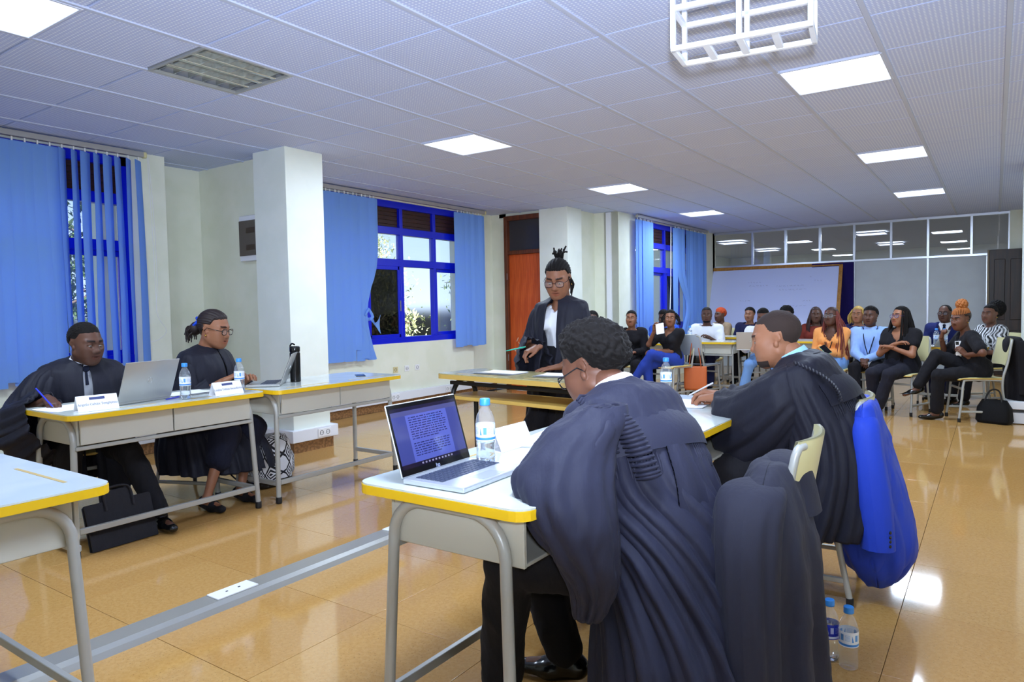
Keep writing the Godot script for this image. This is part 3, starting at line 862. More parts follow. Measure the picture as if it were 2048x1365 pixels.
func bell(at: Vector3, yw: float) -> Array:
	# the wide sleeve of the closest man hangs from the arm over the corner of the table, gathered to a point below
	var R := Basis(Vector3.UP, -yw) * Vector3(0.823, 0, -0.568)
	var T := Basis(Vector3.UP, -yw) * Vector3(0.568, 0, 0.823)
	var out := []
	for q in [[-0.345, 0.985, 2.885, 0.05, 0.05, 0.0], [-0.365, 0.945, 2.925, 0.088, 0.085, 0.01], [-0.392, 0.87, 3.00, 0.118, 0.10, 0.03], [-0.385, 0.795, 3.06, 0.132, 0.105, 0.05], [-0.350, 0.70, 3.075, 0.118, 0.10, 0.06], [-0.318, 0.60, 3.06, 0.085, 0.08, 0.09], [-0.300, 0.52, 3.05, 0.058, 0.055, 0.13], [-0.318, 0.44, 3.05, 0.034, 0.03, 0.2]]:
		out.append([lw(at, yw, Vector3(q[0], q[1], q[2])), R * (q[3] as float), T * (q[4] as float), q[5]])
	return out

func sock(t: Node3D, J: Dictionary) -> Node3D:
	var mb := MB.new()
	mb.tube([J.anL + Vector3(0, -0.02, 0), J.anL + Vector3(0, 0.09, 0)], 0.046, 12)
	return put("sock", mb, fabric(col(120, 122, 130)), t)

func tie(t: Node3D, J: Dictionary) -> void:
	var sb: Basis = J.sb
	var n: Vector3 = J.neck
	var mb := MB.new()
	mb.box(n + sb * Vector3(0, -0.012, 0.088), Vector3(0.034, 0.036, 0.022), 0.008, sb)
	mb.tube([n + sb * Vector3(0, -0.03, 0.092), n + sb * Vector3(0, -0.10, 0.128)], [0.016, 0.022], 8, true, 0.4)
	put("tie", mb, fabric(col(26, 30, 48)), t)

func skirt(t: Node3D, J: Dictionary, hem: float, m: Material) -> void:
	var p: Vector3 = J.pel
	put("skirt", loft([[p + Vector3(0, 0.16, 0), Vector3(0.13, 0, 0), Vector3(0, 0, 0.105), 0.0], [p, Vector3(0.175, 0, 0), Vector3(0, 0, 0.14), 0.02], [Vector3(p.x, 0.5, p.z), Vector3(0.19, 0, 0), Vector3(0, 0, 0.16), 0.05], [Vector3(p.x, hem, p.z), Vector3(0.20, 0, 0), Vector3(0, 0, 0.17), 0.07]], 6, 80, 10, 3.0), m, t)

func audience(black_f: Material, white_f: Material) -> void:
	var jeans := fabric(col(40, 62, 150), 0.85)
	var light_jeans := fabric(col(118, 158, 214), 0.85)
	var navy := fabric(col(24, 26, 56))
	var dk := fabric(col(22, 20, 24))
	var brown_hair := mat(col(52, 26, 20), 0.6)
	var rust_hair := mat(col(110, 38, 24), 0.6)
	var amber := mat(col(160, 92, 34), 0.65)
	var g := "seated audience"
	# hands, arms and legs in own axes: +x own left, +z ahead
	var list := [
		{"label": "person in dark jacket with tied hair, half hidden behind the closest robed man's head", "at": Vector3(-3.60, 0, -4.30), "yaw": 0.25, "fem": true, "skin": 2, "hair": "braids_back", "hy": 0.0, "top": [dk, 1.0, 0.018], "topname": "jacket", "bottom": dk},
		{"label": "person in a blue shirt looking at a phone, beside the third window", "at": Vector3(-3.72, 0, -5.75), "yaw": 0.2, "skin": 0, "hair": "short", "hp": 0.35, "top": [fabric(col(44, 86, 196)), 1.0, 0.014], "bottom": dk, "wR": Vector3(-0.06, 0.86, 0.30), "wL": Vector3(0.06, 0.84, 0.30), "handR": "hold", "fdR": Vector3(0.2, 0.5, 0.6)},
		{"label": "person in black T-shirt and blue jeans, legs crossed, holding papers to the chin", "at": Vector3(-3.02, 0, -4.32), "yaw": -0.35, "fem": true, "skin": 2, "hair": "long", "len": 0.10, "nb": 20, "bare": true, "hy": 0.62, "top": [black_f, 0.5, 0.010], "topname": "t_shirt", "neckline": 0.10, "bottom": jeans, "wR": Vector3(-0.10, 0.93, 0.24), "fdR": Vector3(0.15, 1.0, 0.1), "pdR": Vector3(1, 0, 0.2), "handR": "hold", "eR": Vector3(-0.6, -1, 0.2), "wL": Vector3(-0.10, 0.66, 0.26), "fdL": Vector3(-1, -0.1, 0.2), "anL": Vector3(-0.20, 0.30, 0.52), "kL": Vector3(-0.1, 0.8, 1), "ftL": Vector3(-0.3, -0.3, 1), "anR": Vector3(-0.06, 0.085, 0.36), "group": g},
		{"label": "person in loose white T-shirt with a short beard, sitting straight at a desk", "at": Vector3(-2.99, 0, -5.62), "yaw": 0.15, "skin": 0, "hair": "fade", "beard": true, "bare": true, "hy": 0.15, "s": 0.96, "top": [white_f, 0.62, 0.015], "topname": "t_shirt", "bottom": navy, "wL": Vector3(0.10, 0.78, 0.34), "wR": Vector3(-0.14, 0.78, 0.34)},
		{"label": "person with orange head wrap and tan jacket, before the whiteboard's left end", "at": Vector3(-3.20, 0, -6.98), "yaw": -0.5, "fem": true, "skin": 0, "hair": "wrap", "haircol": fabric(col(170, 66, 34)), "top": [fabric(col(146, 124, 98)), 1.0, 0.016], "topname": "jacket", "bottom": dk},
		{"label": "person in a navy polo shirt in front of the middle of the whiteboard", "at": Vector3(-2.72, 0, -6.92), "yaw": 0.0, "skin": 2, "hair": "short", "hl": 0.014, "bare": true, "top": [navy, 0.5, 0.014], "topname": "polo_shirt", "bottom": dk},
		{"label": "person in a white shirt and pale jeans behind an open laptop on the lap", "at": Vector3(-2.03, 0, -5.10), "yaw": 0.25, "skin": 1, "hair": "short", "bare": true, "hp": 0.3, "hy": -0.2, "top": [white_f, 0.62, 0.016], "bottom": light_jeans, "wL": Vector3(0.10, 0.72, 0.30), "wR": Vector3(-0.12, 0.72, 0.30), "handL": "type", "handR": "type", "anL": Vector3(0.2, 0.085, 0.38), "anR": Vector3(-0.26, 0.085, 0.36)},
		{"label": "person with big dark hair, mostly hidden behind the robed man in profile", "at": Vector3(-1.95, 0, -6.05), "yaw": 0.1, "fem": true, "skin": 0, "hair": "curly", "hl": 0.035, "top": [dk, 1.0, 0.014], "bottom": dk},
		{"label": "person in rust red top with long dark braids, behind the orange top", "at": Vector3(-1.55, 0, -6.05), "yaw": 0.0, "fem": true, "skin": 0, "hair": "long", "len": 0.4, "haircol": brown_hair, "hy": 0.25, "top": [fabric(col(128, 54, 44)), 1.0, 0.016], "bottom": dk},
		{"label": "person in an orange ruched top with glasses and long red braids", "at": Vector3(-1.08, 0, -4.62), "yaw": -0.12, "fem": true, "skin": 0, "hair": "long", "len": 0.5, "nb": 54, "sweep": 0.12, "haircol": brown_hair, "endcol": rust_hair, "hy": -0.12, "hp": -0.10, "glasses": M.steel, "earrings": true, "top": [fabric(col(240, 160, 90)), 1.0, 0.010], "topname": "top", "neckline": 0.15, "bottom": light_jeans, "wR": Vector3(-0.06, 0.72, 0.24), "wL": Vector3(-0.04, 0.68, 0.27), "fdL": Vector3(-1, -0.1, 0.3), "fdR": Vector3(0.8, -0.3, 0.5), "handL": "hold", "fat": 1.12},
		{"label": "person with yellow braids and navy top, behind the one in light blue shirt", "at": Vector3(-0.99, 0, -6.0), "yaw": -0.1, "fem": true, "skin": 3, "hair": "long", "len": 0.12, "haircol": mat(col(176, 140, 62), 0.6), "top": [fabric(col(36, 40, 84)), 1.0, 0.012], "topname": "top", "bottom": dk},
		{"label": "person in light blue shirt with black lanyard and white badge, hands clasped", "at": Vector3(-0.66, 0, -4.66), "yaw": -0.06, "skin": 0, "hair": "short", "hl": 0.014, "hy": -0.10, "top": [fabric(col(150, 182, 236)), 1.0, 0.014], "collar": fabric(col(160, 190, 240)), "bottom": dk, "wL": Vector3(0.03, 0.60, 0.33), "wR": Vector3(-0.03, 0.60, 0.34), "fdL": Vector3(-0.5, -0.4, 0.8), "fdR": Vector3(0.5, -0.4, 0.8), "handL": "fist", "handR": "hold", "lanyard": 0.32, "anL": Vector3(0.10, 0.085, 0.34), "anR": Vector3(-0.07, 0.12, 0.50), "shoes": mat(col(92, 96, 104), 0.6)},
		{"label": "person in black draped top with name tag, long braids and glasses, arms crossed", "at": Vector3(-0.30, 0, -4.34), "yaw": -0.35, "fem": true, "skin": 3, "hair": "long", "len": 0.52, "nb": 80, "hy": -0.30, "hp": -0.06, "glasses": mat(col(60, 40, 110), 0.3), "earrings": true, "bare": true, "top": [black_f, 0.3, 0.010], "topname": "top", "neckline": 0.12, "bottom": fabric(col(34, 34, 44)), "fat": 1.2, "wL": Vector3(-0.02, 0.755, 0.245), "wR": Vector3(0.02, 0.785, 0.225), "fdL": Vector3(-1, 0.12, -0.25), "fdR": Vector3(0.9, 0.35, -0.3), "eL": Vector3(0.7, -1, 0.2), "eR": Vector3(-0.7, -1, 0.2), "anL": Vector3(-0.06, 0.085, 0.42), "anR": Vector3(-0.16, 0.085, 0.30), "flats": true, "shoes": mat(col(70, 40, 34), 0.4), "tag": true},
		{"label": "person in navy suit, white shirt and tie with glasses, before the grey wall", "at": Vector3(0.02, 0, -6.22), "yaw": -0.1, "skin": 0, "hair": "bald", "hy": -0.15, "glasses": M.sleek, "top": [fabric(col(26, 34, 84)), 1.0, 0.020], "topname": "suit_jacket", "neckline": 0.16, "bottom": navy, "collar": white_f, "suit": true},
		{"label": "person in black with a ginger bun, hand at chin, holding a white phone", "at": Vector3(0.42, 0, -4.12), "yaw": -1.25, "fem": true, "skin": 1, "hair": "bun", "haircol": mat(col(40, 22, 16), 0.6), "buncol": amber, "bare": true, "hs": 1.05, "lean": 0.30, "hy": 0.55, "hp": 0.16, "earrings": true, "top": [black_f, 0.5, 0.010], "topname": "t_shirt", "neckline": 0.06, "bottom": black_f, "wR": Vector3(-0.10, 0.86, 0.32), "fdR": Vector3(0.25, 0.9, -0.05), "pdR": Vector3(0.3, 0, -1), "handR": "fist", "eR": Vector3(-0.3, -1, 0.4), "wL": Vector3(0.15, 0.69, 0.16), "fdL": Vector3(-0.1, 0.6, 0.5), "handL": "hold", "pdL": Vector3(-0.8, 0.2, 0.6), "eL": Vector3(0.6, -1, 0.1), "anL": Vector3(0.05, 0.085, 0.40), "anR": Vector3(-0.05, 0.34, 0.56), "kR": Vector3(-0.1, 0.9, 0.6), "ftR": Vector3(0, -0.35, 1), "flats": true},
		{"label": "person in zebra striped top with a large dark hair puff, before the dark door", "at": Vector3(0.54, 0, -5.46), "yaw": -0.9, "fem": true, "skin": 1, "hair": "puff", "hy": 0.35, "earrings": true, "bare": true, "top": [zebra(), 0.5, 0.014], "topname": "top", "bottom": dk},
		{"label": "person in black, only the top of the head showing behind the standing speaker", "at": Vector3(-3.92, 0, -3.75), "yaw": 0.3, "skin": 0, "hair": "short", "hl": 0.014, "top": [dk, 1.0, 0.014], "bottom": dk},
	]
	for P in list:
		P.hip = P.get("hip", 0.525)
		P.s = P.get("s", 0.93)
		P.spine = P.get("spine", 0.455)
		P.sh = 0.180
		P.hs = P.get("hs", 1.04)
		P.group = g
		var t := person(P)
		if P.has("lanyard"): lanyard(t, P.J, fabric(col(20, 22, 40)), P.lanyard)
		if P.has("tag"):
			var mb := MB.new()
			mb.box(P.J.neck + P.J.sb * Vector3(-0.085, -0.185, 0.163), Vector3(0.065, 0.02, 0.004), 0.001, P.J.sb * Basis(Vector3.UP, -0.35))
			put("name_tag", mb, M.paper, t)
		if P.has("suit"):
			tie(t, P.J)
			var mb := MB.new()
			mb.prism(PackedVector2Array([Vector2(-0.06, 0.0), Vector2(0, -0.19), Vector2(0.06, 0.0)]), 0.004, Transform3D(P.J.sb * Basis(Vector3.RIGHT, -0.30), P.J.neck + P.J.sb * Vector3(0, -0.01, 0.075)))
			put("shirt_front", mb, white_f, t)
		if P.label.contains("orange ruched"): lanyard(t, P.J, fabric(col(30, 26, 30)), 0.30, false)
	var names := ["grey chair of the person in the dark jacket by the pillar", "", "cream chair of the person in black T-shirt and jeans", "cream chair of the person in the white T-shirt", "cream chair of the person with the orange head wrap", "cream chair of the person in the navy polo shirt", "stool like chair of the person with the laptop on the lap", "", "cream chair of the person in the rust red top", "cream chair of the person in the orange top", "cream chair of the person with yellow braids", "cream chair of the person in the light blue shirt", "cream chair of the person with crossed arms", "cream chair of the person in the navy suit", "cream chair seen from its side under the person with the ginger bun", "cream chair of the person in the zebra striped top", ""]
	for k in list.size():
		if names[k]: seat_chair(list[k], names[k])

func zebra() -> StandardMaterial3D:
	var im := Image.create(128, 128, false, Image.FORMAT_RGB8)
	for y in 128:
		for x in 128:
			var v := sin(TAU * (x / 128.0 * 6.0 + 0.35 * sin(TAU * y / 128.0 * 2.0) + 0.2 * sin(TAU * (x + y) / 128.0)))
			im.set_pixel(x, y, col(20, 20, 24) if v < 0.1 else col(225, 225, 228))
	var m := mat(Color.WHITE, 0.85)
	m.albedo_texture = ImageTexture.create_from_image(im)
	m.uv1_triplanar = true
	m.uv1_scale = Vector3(4, 4, 4)
	return m
func text(s: String, h: float, font: String, m: Material, parent: Node, tf: Transform3D, called := "lettering") -> void:
	var tm := TextMesh.new()
	var f := SystemFont.new()
	f.font_names = PackedStringArray([font])
	tm.font = f
	tm.font_size = 64
	tm.pixel_size = h / 64.0
	tm.depth = 0.0006
	tm.text = s
	var o := MeshInstance3D.new()
	o.mesh = tm
	o.material_override = m
	o.name = called
	parent.add_child(o, true)
	o.transform = tf

func people_furniture(t: Node3D) -> void:
	var d := dup(t, "cream desk in front of the person in the loose white T-shirt", Vector3(-2.80, 0, -5.12), 0.05)
	d.scale = Vector3(0.72, 0.98, 0.8)
	d = dup(t, "long desk in front of the person in the navy polo shirt", Vector3(-2.45, 0, -6.38), 0.0)
	d = dup(t, "desk between the person in the rust red top and the one in the orange top", Vector3(-1.35, 0, -5.38), 0.0)
	d = dup(t, "desk with bottles and a laptop in front of the person in the navy suit", Vector3(0.14, 0, -5.32), -0.08)
	d.scale = Vector3(0.62, 0.93, 0.85)
	d = dup(t, "desk behind the chair of the person in black T-shirt and jeans, beside the window", Vector3(-3.62, 0, -4.98), 0.1)
	d.scale = Vector3(0.7, 0.95, 0.8)
	var c := make_chair("grey plastic chair with a perforated back, a black handbag hanging on it", "grey")
	c.position = Vector3(-2.80, 0, -4.72); c.rotation.y = 2.9

func small_things() -> void:
	var blue_cap: Material = M.blue_cap
	# bottles
	bottle_proto("clear water bottle with a blue cap on the left table, before the writing man's laptop", Vector3(-3.37, 0.76, 2.37), 0.3, 0.75)
	var lab := ["clear water bottle with a blue cap beside the second name card on the left table", "half full water bottle with a blue cap beside the open laptop closest to the camera", "water bottle with a blue cap next to the hands of the robed man in profile", "empty water bottle with a blue cap on the floor beside the hanging black jacket", "water bottle with a dark blue label on the floor, partly behind the hanging black jacket", "left water bottle on the desk in front of the person in the navy suit", "middle water bottle on the desk in front of the person in the navy suit", "right water bottle on the desk in front of the person in the navy suit", "small water bottle on the desk beside the person in the loose white T-shirt"]
	var pos := [Vector3(-3.40, 0.76, 1.99), Vector3(-0.785, 0.76, 2.87), Vector3(-0.93, 0.76, 1.02), Vector3(0.151, 0.0, 2.058), Vector3(0.085, 0.0, 2.03), Vector3(-0.03, 0.706, -5.28), Vector3(0.06, 0.706, -5.22), Vector3(0.2, 0.706, -5.26), Vector3(-3.05, 0.745, -5.06)]
	for k in pos.size():
		var b := bottle(lab[k], pos[k], 0.5 + k, [0.6, 0.45, 0.55, 0.0, 0.6, 0.8, 0.8, 0.8, 0.8][k], k == 4)
	# laptops
	laptop("grey laptop with its lid towards the camera in front of the writing man", Vector3(-3.60, 0.76, 2.58), PI / 2 + 0.22, 0.36, 1.92, M.silver, false)
	laptop("grey laptop seen from behind its lid, used by the woman with glasses", Vector3(-3.62, 0.76, 1.63), 2.35, 0.33, 1.95, M.silver, false)
	laptop("open laptop showing a page of text, on the table closest to the camera", Vector3(-0.735, 0.76, 3.03), -PI / 2 + 0.02, 0.325, 1.86, mat(col(206, 210, 216), 0.3, 0.5), true)
	laptop("grey laptop on the lap of the person in the white shirt and jeans", Vector3(-2.10, 0.655, -4.72), 0.25, 0.34, 1.75, M.silver, false)
	laptop("thin silver laptop seen from the side on the desk with bottles", Vector3(-0.10, 0.708, -5.14), 1.35, 0.3, 2.0, M.silver, false)
	# name cards
	card("folded white name card with blue lettering beside the writing man's hand", "Angelo Calvin Tengiyeno", Vector3(-3.385, 0.76, 2.86), PI / 2 - 0.1)
	card("folded white name card between the two bottles on the left table", "Louisa Tobias Benedictus", Vector3(-3.36, 0.76, 2.11), PI / 2 + 0.05)
	card("blank side of a folded white name card behind the bottle on the closest table", "", Vector3(-0.88, 0.76, 2.60), -PI / 2)
	card("folded white name card at the far end of the closest table", "", Vector3(-0.92, 0.76, 2.06), -PI / 2 + 0.2)
	# papers
	paper("white sheet under the writing man's hand", Vector3(-3.62, 0.7606, 2.88), 0.2)
	paper("open white notebook beside the laptop of the writing man", Vector3(-3.62, 0.7606, 2.20), 0.1, 4)
	paper("open white notepad in front of the standing speaker", Vector3(-2.08, 0.8406, 0.98), 1.5, 5)
	paper("second notepad under the hand of the standing speaker", Vector3(-1.62, 0.8406, 0.98), 1.7, 5)
	paper("white sheets under the hand of the closest robed man", Vector3(-0.80, 0.7606, 2.42), 0.15, 3)
	paper("white sheet before the robed man in profile", Vector3(-0.72, 0.7606, 1.25), 0.1, 3)
	paper("sheets held at the chin by the person in black T-shirt and jeans", Vector3(-3.09, 0.955, -4.07), 0.3, 3, Basis.from_euler(Vector3(1.2, 0.3, 0.5)), 0.48)
	# pens
	pen("blue pen in the hand of the writing man", Vector3(-3.66, 0.765, 2.955), Vector3(-3.76, 0.90, 3.02), col(40, 60, 220))
	pen("green pen in the hand of the standing speaker", Vector3(-2.14, 0.975, 0.84), Vector3(-1.98, 1.01, 0.77), col(30, 160, 130))
	pen("silver pen in the hand of the robed man in profile", Vector3(-0.72, 0.80, 1.26), Vector3(-0.60, 0.87, 1.22), col(200, 200, 206))
	pen("blue pen under the fingers of the closest robed man", Vector3(-0.86, 0.775, 2.44), Vector3(-0.70, 0.80, 2.40), col(60, 70, 200))
	pen("blue pen lying beside the notebook on the left table", Vector3(-3.42, 0.766, 2.47), Vector3(-3.48, 0.766, 2.36), col(40, 50, 190))
	# flask, phones
	var t := thing("flask", "tall black flask standing on the table behind the grey laptop", "flask", Vector3(-3.60, 0.76, 1.40))
	var mb := MB.new()
	mb.lathe([Vector2(0, 0), Vector2(0.034, 0), Vector2(0.037, 0.004), Vector2(0.037, 0.205), Vector2(0.034, 0.212), Vector2(0.033, 0.216)], Vector3.ZERO, 24)
	put("body", mb, M.sleek, t)
	mb = MB.new()
	mb.lathe([Vector2(0.034, 0.217), Vector2(0.037, 0.22), Vector2(0.037, 0.25), Vector2(0.03, 0.258), Vector2(0, 0.259)], Vector3.ZERO, 24)
	mb.tube(curve([Vector3(-0.036, 0.235, 0), Vector3(-0.05, 0.255, 0), Vector3(-0.03, 0.275, 0), Vector3(0.0, 0.268, 0)], 4), 0.006, 6)
	put("lid", mb, M.sleek, t)
	phone("black phone lying flat on the table with the flask", Vector3(-3.50, 0.7605, 0.87), Basis.from_euler(Vector3(-PI / 2, 0.9, 0)), M.sleek)
	phone("white backed phone held up by the person with the ginger bun", Vector3(0.255, 0.76, -3.96), Basis.from_euler(Vector3(-0.1, 0.25, 0.06)), M.white, true)
	phone("dark phone held by the person in the blue shirt at the window", Vector3(-3.66, 0.94, -5.37), Basis.from_euler(Vector3(-0.5, 0.3, 0)), M.sleek)
	phone("pale green phone held by the person in the orange top", Vector3(-1.10, 0.70, -4.30), Basis.from_euler(Vector3(-0.8, 0.2, 0.6)), mat(col(130, 196, 160), 0.4))
	bags()
	jackets()
	fittings()
	boards()

var bottle_src: Node3D
func bottle_proto(lab: String, at: Vector3, turn: float, fill: float) -> void:
	var m := mat(Color(0.92, 0.96, 1.0, 0.10), 0.03)
	m.transparency = BaseMaterial3D.TRANSPARENCY_ALPHA
	M.pet = m
	var w := mat(Color(0.95, 0.98, 1.0, 0.02), 0.0)
	w.refraction_enabled = true
	w.refraction_scale = 0.033
	M.water = w
	M.label = label_mat(col(240, 244, 250), col(60, 140, 220))
	M.label2 = label_mat(col(30, 50, 180), col(230, 236, 250))
	bottle(lab, at, turn, fill, false)

func label_mat(a: Color, b: Color) -> StandardMaterial3D:
	var im := Image.create(256, 96, false, Image.FORMAT_RGB8)
	im.fill(a)
	im.fill_rect(Rect2i(0, 76, 256, 14), b)
	for k in 4:
		im.fill_rect(Rect2i(20 + k * 64, 18, 14, 40), a.lerp(b, 0.8))
		for y in 5: im.fill_rect(Rect2i(40 + k * 64, 20 + y * 8, 22, 3), a.lerp(b, 0.45))
		for y in 20: im.fill_rect(Rect2i(6 + k * 64, 60 - y * 2, 1 + (20 - y) / 3, 2), b)
	var m := mat(Color.WHITE, 0.35)
	m.albedo_texture = ImageTexture.create_from_image(im)
	return m

func bottle(lab: String, at: Vector3, turn: float, fill: float, dark: bool) -> Node3D:
	var t := thing("water_bottle", lab, "bottle", at, turn, "water bottles")
	var pr := [Vector2(0.0, 0.004), Vector2(0.012, 0.002), Vector2(0.026, 0.0005), Vector2(0.031, 0.006), Vector2(0.0312, 0.03), Vector2(0.0295, 0.042), Vector2(0.0295, 0.06), Vector2(0.031, 0.07), Vector2(0.0312, 0.13), Vector2(0.031, 0.142), Vector2(0.027, 0.160), Vector2(0.019, 0.176), Vector2(0.0135, 0.186), Vector2(0.0128, 0.198)]
	var mb := MB.new()
	mb.lathe(pr, Vector3.ZERO, 22)
	put("bottle_body", mb, M.pet, t)
	if fill > 0.0:
		var wp := [Vector2(0.0, 0.0055)]
		var top := 0.19 * fill
		for q in pr:
			if q.y > 0.0045 and q.y < top: wp.append(Vector2(q.x - 0.0012, q.y + 0.001))
		var lastr: float = wp[wp.size() - 1].x
		wp.append(Vector2(lastr, top)); wp.append(Vector2(0.0, top))
		mb = MB.new()
		mb.lathe(wp, Vector3.ZERO, 22)
		put("water", mb, M.water, t)
	mb = MB.new()
	var rows := []
	for y in [0.082, 0.134]:
		var row := PackedVector3Array()
		for k in 25:
			var a := -TAU * k / 24.0
			row.append(Vector3(cos(a) * 0.0317, y, sin(a) * 0.0317))
		rows.append(row)
	rows.reverse()
	mb.sheet(rows, false, true)
	put("label", mb, M.label2 if dark else M.label, t)
	mb = MB.new()
	mb.lathe([Vector2(0.0128, 0.1925), Vector2(0.0165, 0.1925), Vector2(0.0168, 0.196), Vector2(0.0165, 0.212), Vector2(0.0145, 0.2145), Vector2(0, 0.215)], Vector3.ZERO, 22)
	put("cap", mb, M.blue_cap, t)
	return t

func laptop(lab: String, at: Vector3, turn: float, w: float, ang: float, shell: Material, page: bool) -> void:
	# own axes: the user sits at -z and looks to +z where the hinge is
	var t := thing("laptop", lab, "laptop", at, turn, "open laptops")
	var d := w * 0.68
	var mb := MB.new()
	mb.box(Vector3(0, 0.009, 0), Vector3(w, 0.016, d), 0.004)
	var base := put("base", mb, shell, t)
	mb = MB.new()
	mb.box(Vector3(0, 0.0172, 0.03), Vector3(w * 0.88, 0.001, d * 0.46))
	put("keyboard_well", mb, mat(col(150, 156, 168), 0.4), t)
	mb = MB.new()
	for r in 6:
		for c in 15:
			mb.box(Vector3((c - 7) * w * 0.0575, 0.0186, 0.03 - d * 0.195 + r * d * 0.078), Vector3(w * 0.048, 0.002, d * 0.062), 0.0006)
	var kb := put("keyboard", mb, mat(col(58, 66, 88), 0.5), t)
	kb.set_meta("kind", "stuff")
	mb = MB.new()
	mb.box(Vector3(0, 0.0172, -d * 0.33), Vector3(w * 0.32, 0.0008, d * 0.24))
	put("touchpad", mb, mat(col(176, 180, 188), 0.35, 0.3), t)
	if page:
		mb = MB.new()
		for k in 16: mb.box(Vector3(-w / 2 - 0.0005, 0.010, 0.06 - k * 0.004), Vector3(0.001, 0.006, 0.002))
		mb.box(Vector3(-w / 2 - 0.0005, 0.009, -0.03), Vector3(0.001, 0.006, 0.014))
		put("ports", mb, M.black, base)
	# lid, hinged at z = d / 2
	var b := Basis(Vector3.RIGHT, -(PI - ang) + PI / 2)
	var h := Vector3(0, 0.016, d / 2)
	var lw2 := d * 0.98
	mb = MB.new()
	mb.box(h + b * Vector3(0, lw2 / 2, 0.003), Vector3(w, lw2, 0.006), 0.0025, b)
	var lid := put("lid", mb, shell, t)
	mb = MB.new()
	mb.box(h + b * Vector3(0, lw2 / 2, -0.0006), Vector3(w * 0.985, lw2 * 0.97, 0.0012), 0.0, b)
	put("bezel", mb, M.sleek, lid)
	var sm := mat(col(18, 20, 34), 0.12)
	if page:
		var im := Image.create(320, 200, false, Image.FORMAT_RGB8)
		im.fill(col(48, 52, 98))
		im.fill_rect(Rect2i(0, 0, 320, 12), col(24, 22, 40)); im.fill_rect(Rect2i(0, 12, 320, 16), col(58, 58, 92)); im.fill_rect(Rect2i(0, 186, 320, 14), col(22, 18, 34))
		im.fill_rect(Rect2i(62, 28, 200, 158), col(66, 72, 130))
		var rng := RandomNumberGenerator.new()
		rng.seed = 3
		for l in 17:
			if l == 10: continue
			var x := 74
			while x < 240 - (40 if l in [9, 16] else 0):
				var wl := rng.randi_range(6, 22)
				im.fill_rect(Rect2i(x, 36 + l * 8, mini(wl, 250 - x), 3), col(30, 32, 66))
				x += wl + 4
		for k in 10: im.fill_rect(Rect2i(90 + k * 16, 190, 8, 6), col(110, 104, 120))
		sm.albedo_color = Color.WHITE
		sm.albedo_texture = ImageTexture.create_from_image(im)
		sm.emission_enabled = true
		sm.emission_texture = sm.albedo_texture
		sm.emission = Color.WHITE
		sm.emission_operator = BaseMaterial3D.EMISSION_OP_MULTIPLY
		sm.emission_energy_multiplier = 0.35
	mb = MB.new()
	var p0 := h + b * Vector3(w * 0.47, lw2 * 0.10, -0.0016); var p1 := h + b * Vector3(-w * 0.47, lw2 * 0.10, -0.0016)
	var p2 := h + b * Vector3(-w * 0.47, lw2 * 0.93, -0.0016); var p3 := h + b * Vector3(w * 0.47, lw2 * 0.93, -0.0016)
	mb.quad(p0, p1, p2, p3)
	put("screen", mb, sm, lid)
	if page:
		text("hp", 0.016, "Droid Sans", mat(col(170, 180, 210), 0.4), lid, Transform3D(b * Basis(Vector3.UP, PI), h + b * Vector3(0, lw2 * 0.045, -0.0016)), "logo")
	# round emblem on the back of the lid
	mb = MB.new()
	var pts := []
	for k in 25: pts.append(h + b * Vector3(cos(TAU * k / 24.0) * 0.016, lw2 * 0.5 + sin(TAU * k / 24.0) * 0.016, 0.0062))
	mb.tube(pts, 0.0012, 5, false)
	for q in [[-0.006, -0.004], [0.001, 0.004]]:
		mb.tube([h + b * Vector3(q[0], lw2 * 0.5 - 0.011, 0.0062), h + b * Vector3(q[1] + 0.004, lw2 * 0.5 + 0.012, 0.0062)], 0.0012, 5)
	put("emblem", mb, mat(col(214, 216, 218), 0.2, 0.8), lid)

func card(lab: String, s: String, at: Vector3, turn: float) -> void:
	# a tent of card; its printed face looks to +z
	var t := thing("name_card", lab, "name card", at, turn, "folded name cards")
	var mb := MB.new()
	var bs := Basis(Vector3.RIGHT, -0.42)
	mb.box(Vector3(0, 0.041, 0.018), Vector3(0.20, 0.088, 0.0012), 0.0004, bs)
	mb.box(Vector3(0, 0.041, -0.018), Vector3(0.20, 0.088, 0.0012), 0.0004, Basis(Vector3.RIGHT, 0.42))
	mb.box(Vector3(0, 0.001, 0), Vector3(0.20, 0.001, 0.07), 0.0003)
	put("card", mb, M.paper, t)
	if s:
		mb = MB.new()
		mb.box(Vector3(0, 0.041, 0.018) + bs * Vector3(0.0, 0.026, 0.001), Vector3(0.075, 0.014, 0.0008), 0.0, bs)
		put("header", mb, mat(col(60, 70, 120), 0.6), t)
		text(s, 0.0165, "Droid Serif", mat(col(60, 66, 110), 0.7), t, Transform3D(bs, Vector3(0, 0.041, 0.018) + bs * Vector3(0, -0.006, 0.0009)))

func paper(lab: String, at: Vector3, turn: float, n := 1, bs := Basis(), sc := 1.0) -> void:
	var t := thing("paper", lab, "paper", at, turn)
	t.basis = Basis(Vector3.UP, turn) * bs
	for k in n:
		var rows := []
		var o := Vector3(0.004 * sin(k * 2.1), 0.0006 + k * 0.0012, 0.003 * cos(k * 1.7)) * (1.0 if n > 1 else 0.5)
		for r in 7:
			var row := PackedVector3Array()
			for c in 7:
				var u := (c - 3) / 3.0; var v := (r - 3) / 3.0
				row.append(o + Vector3(u * 0.105, 0.006 * pow(maxf(0, u * (1 if k % 2 else -1)), 3.0) * (k + 1) / n, v * 0.148) * sc)
			rows.append(row)
		var mb := MB.new()
		mb.sheet(rows, false, true)
		mb.thicken(0.0005)
		put("sheet", mb, M.paper, t)

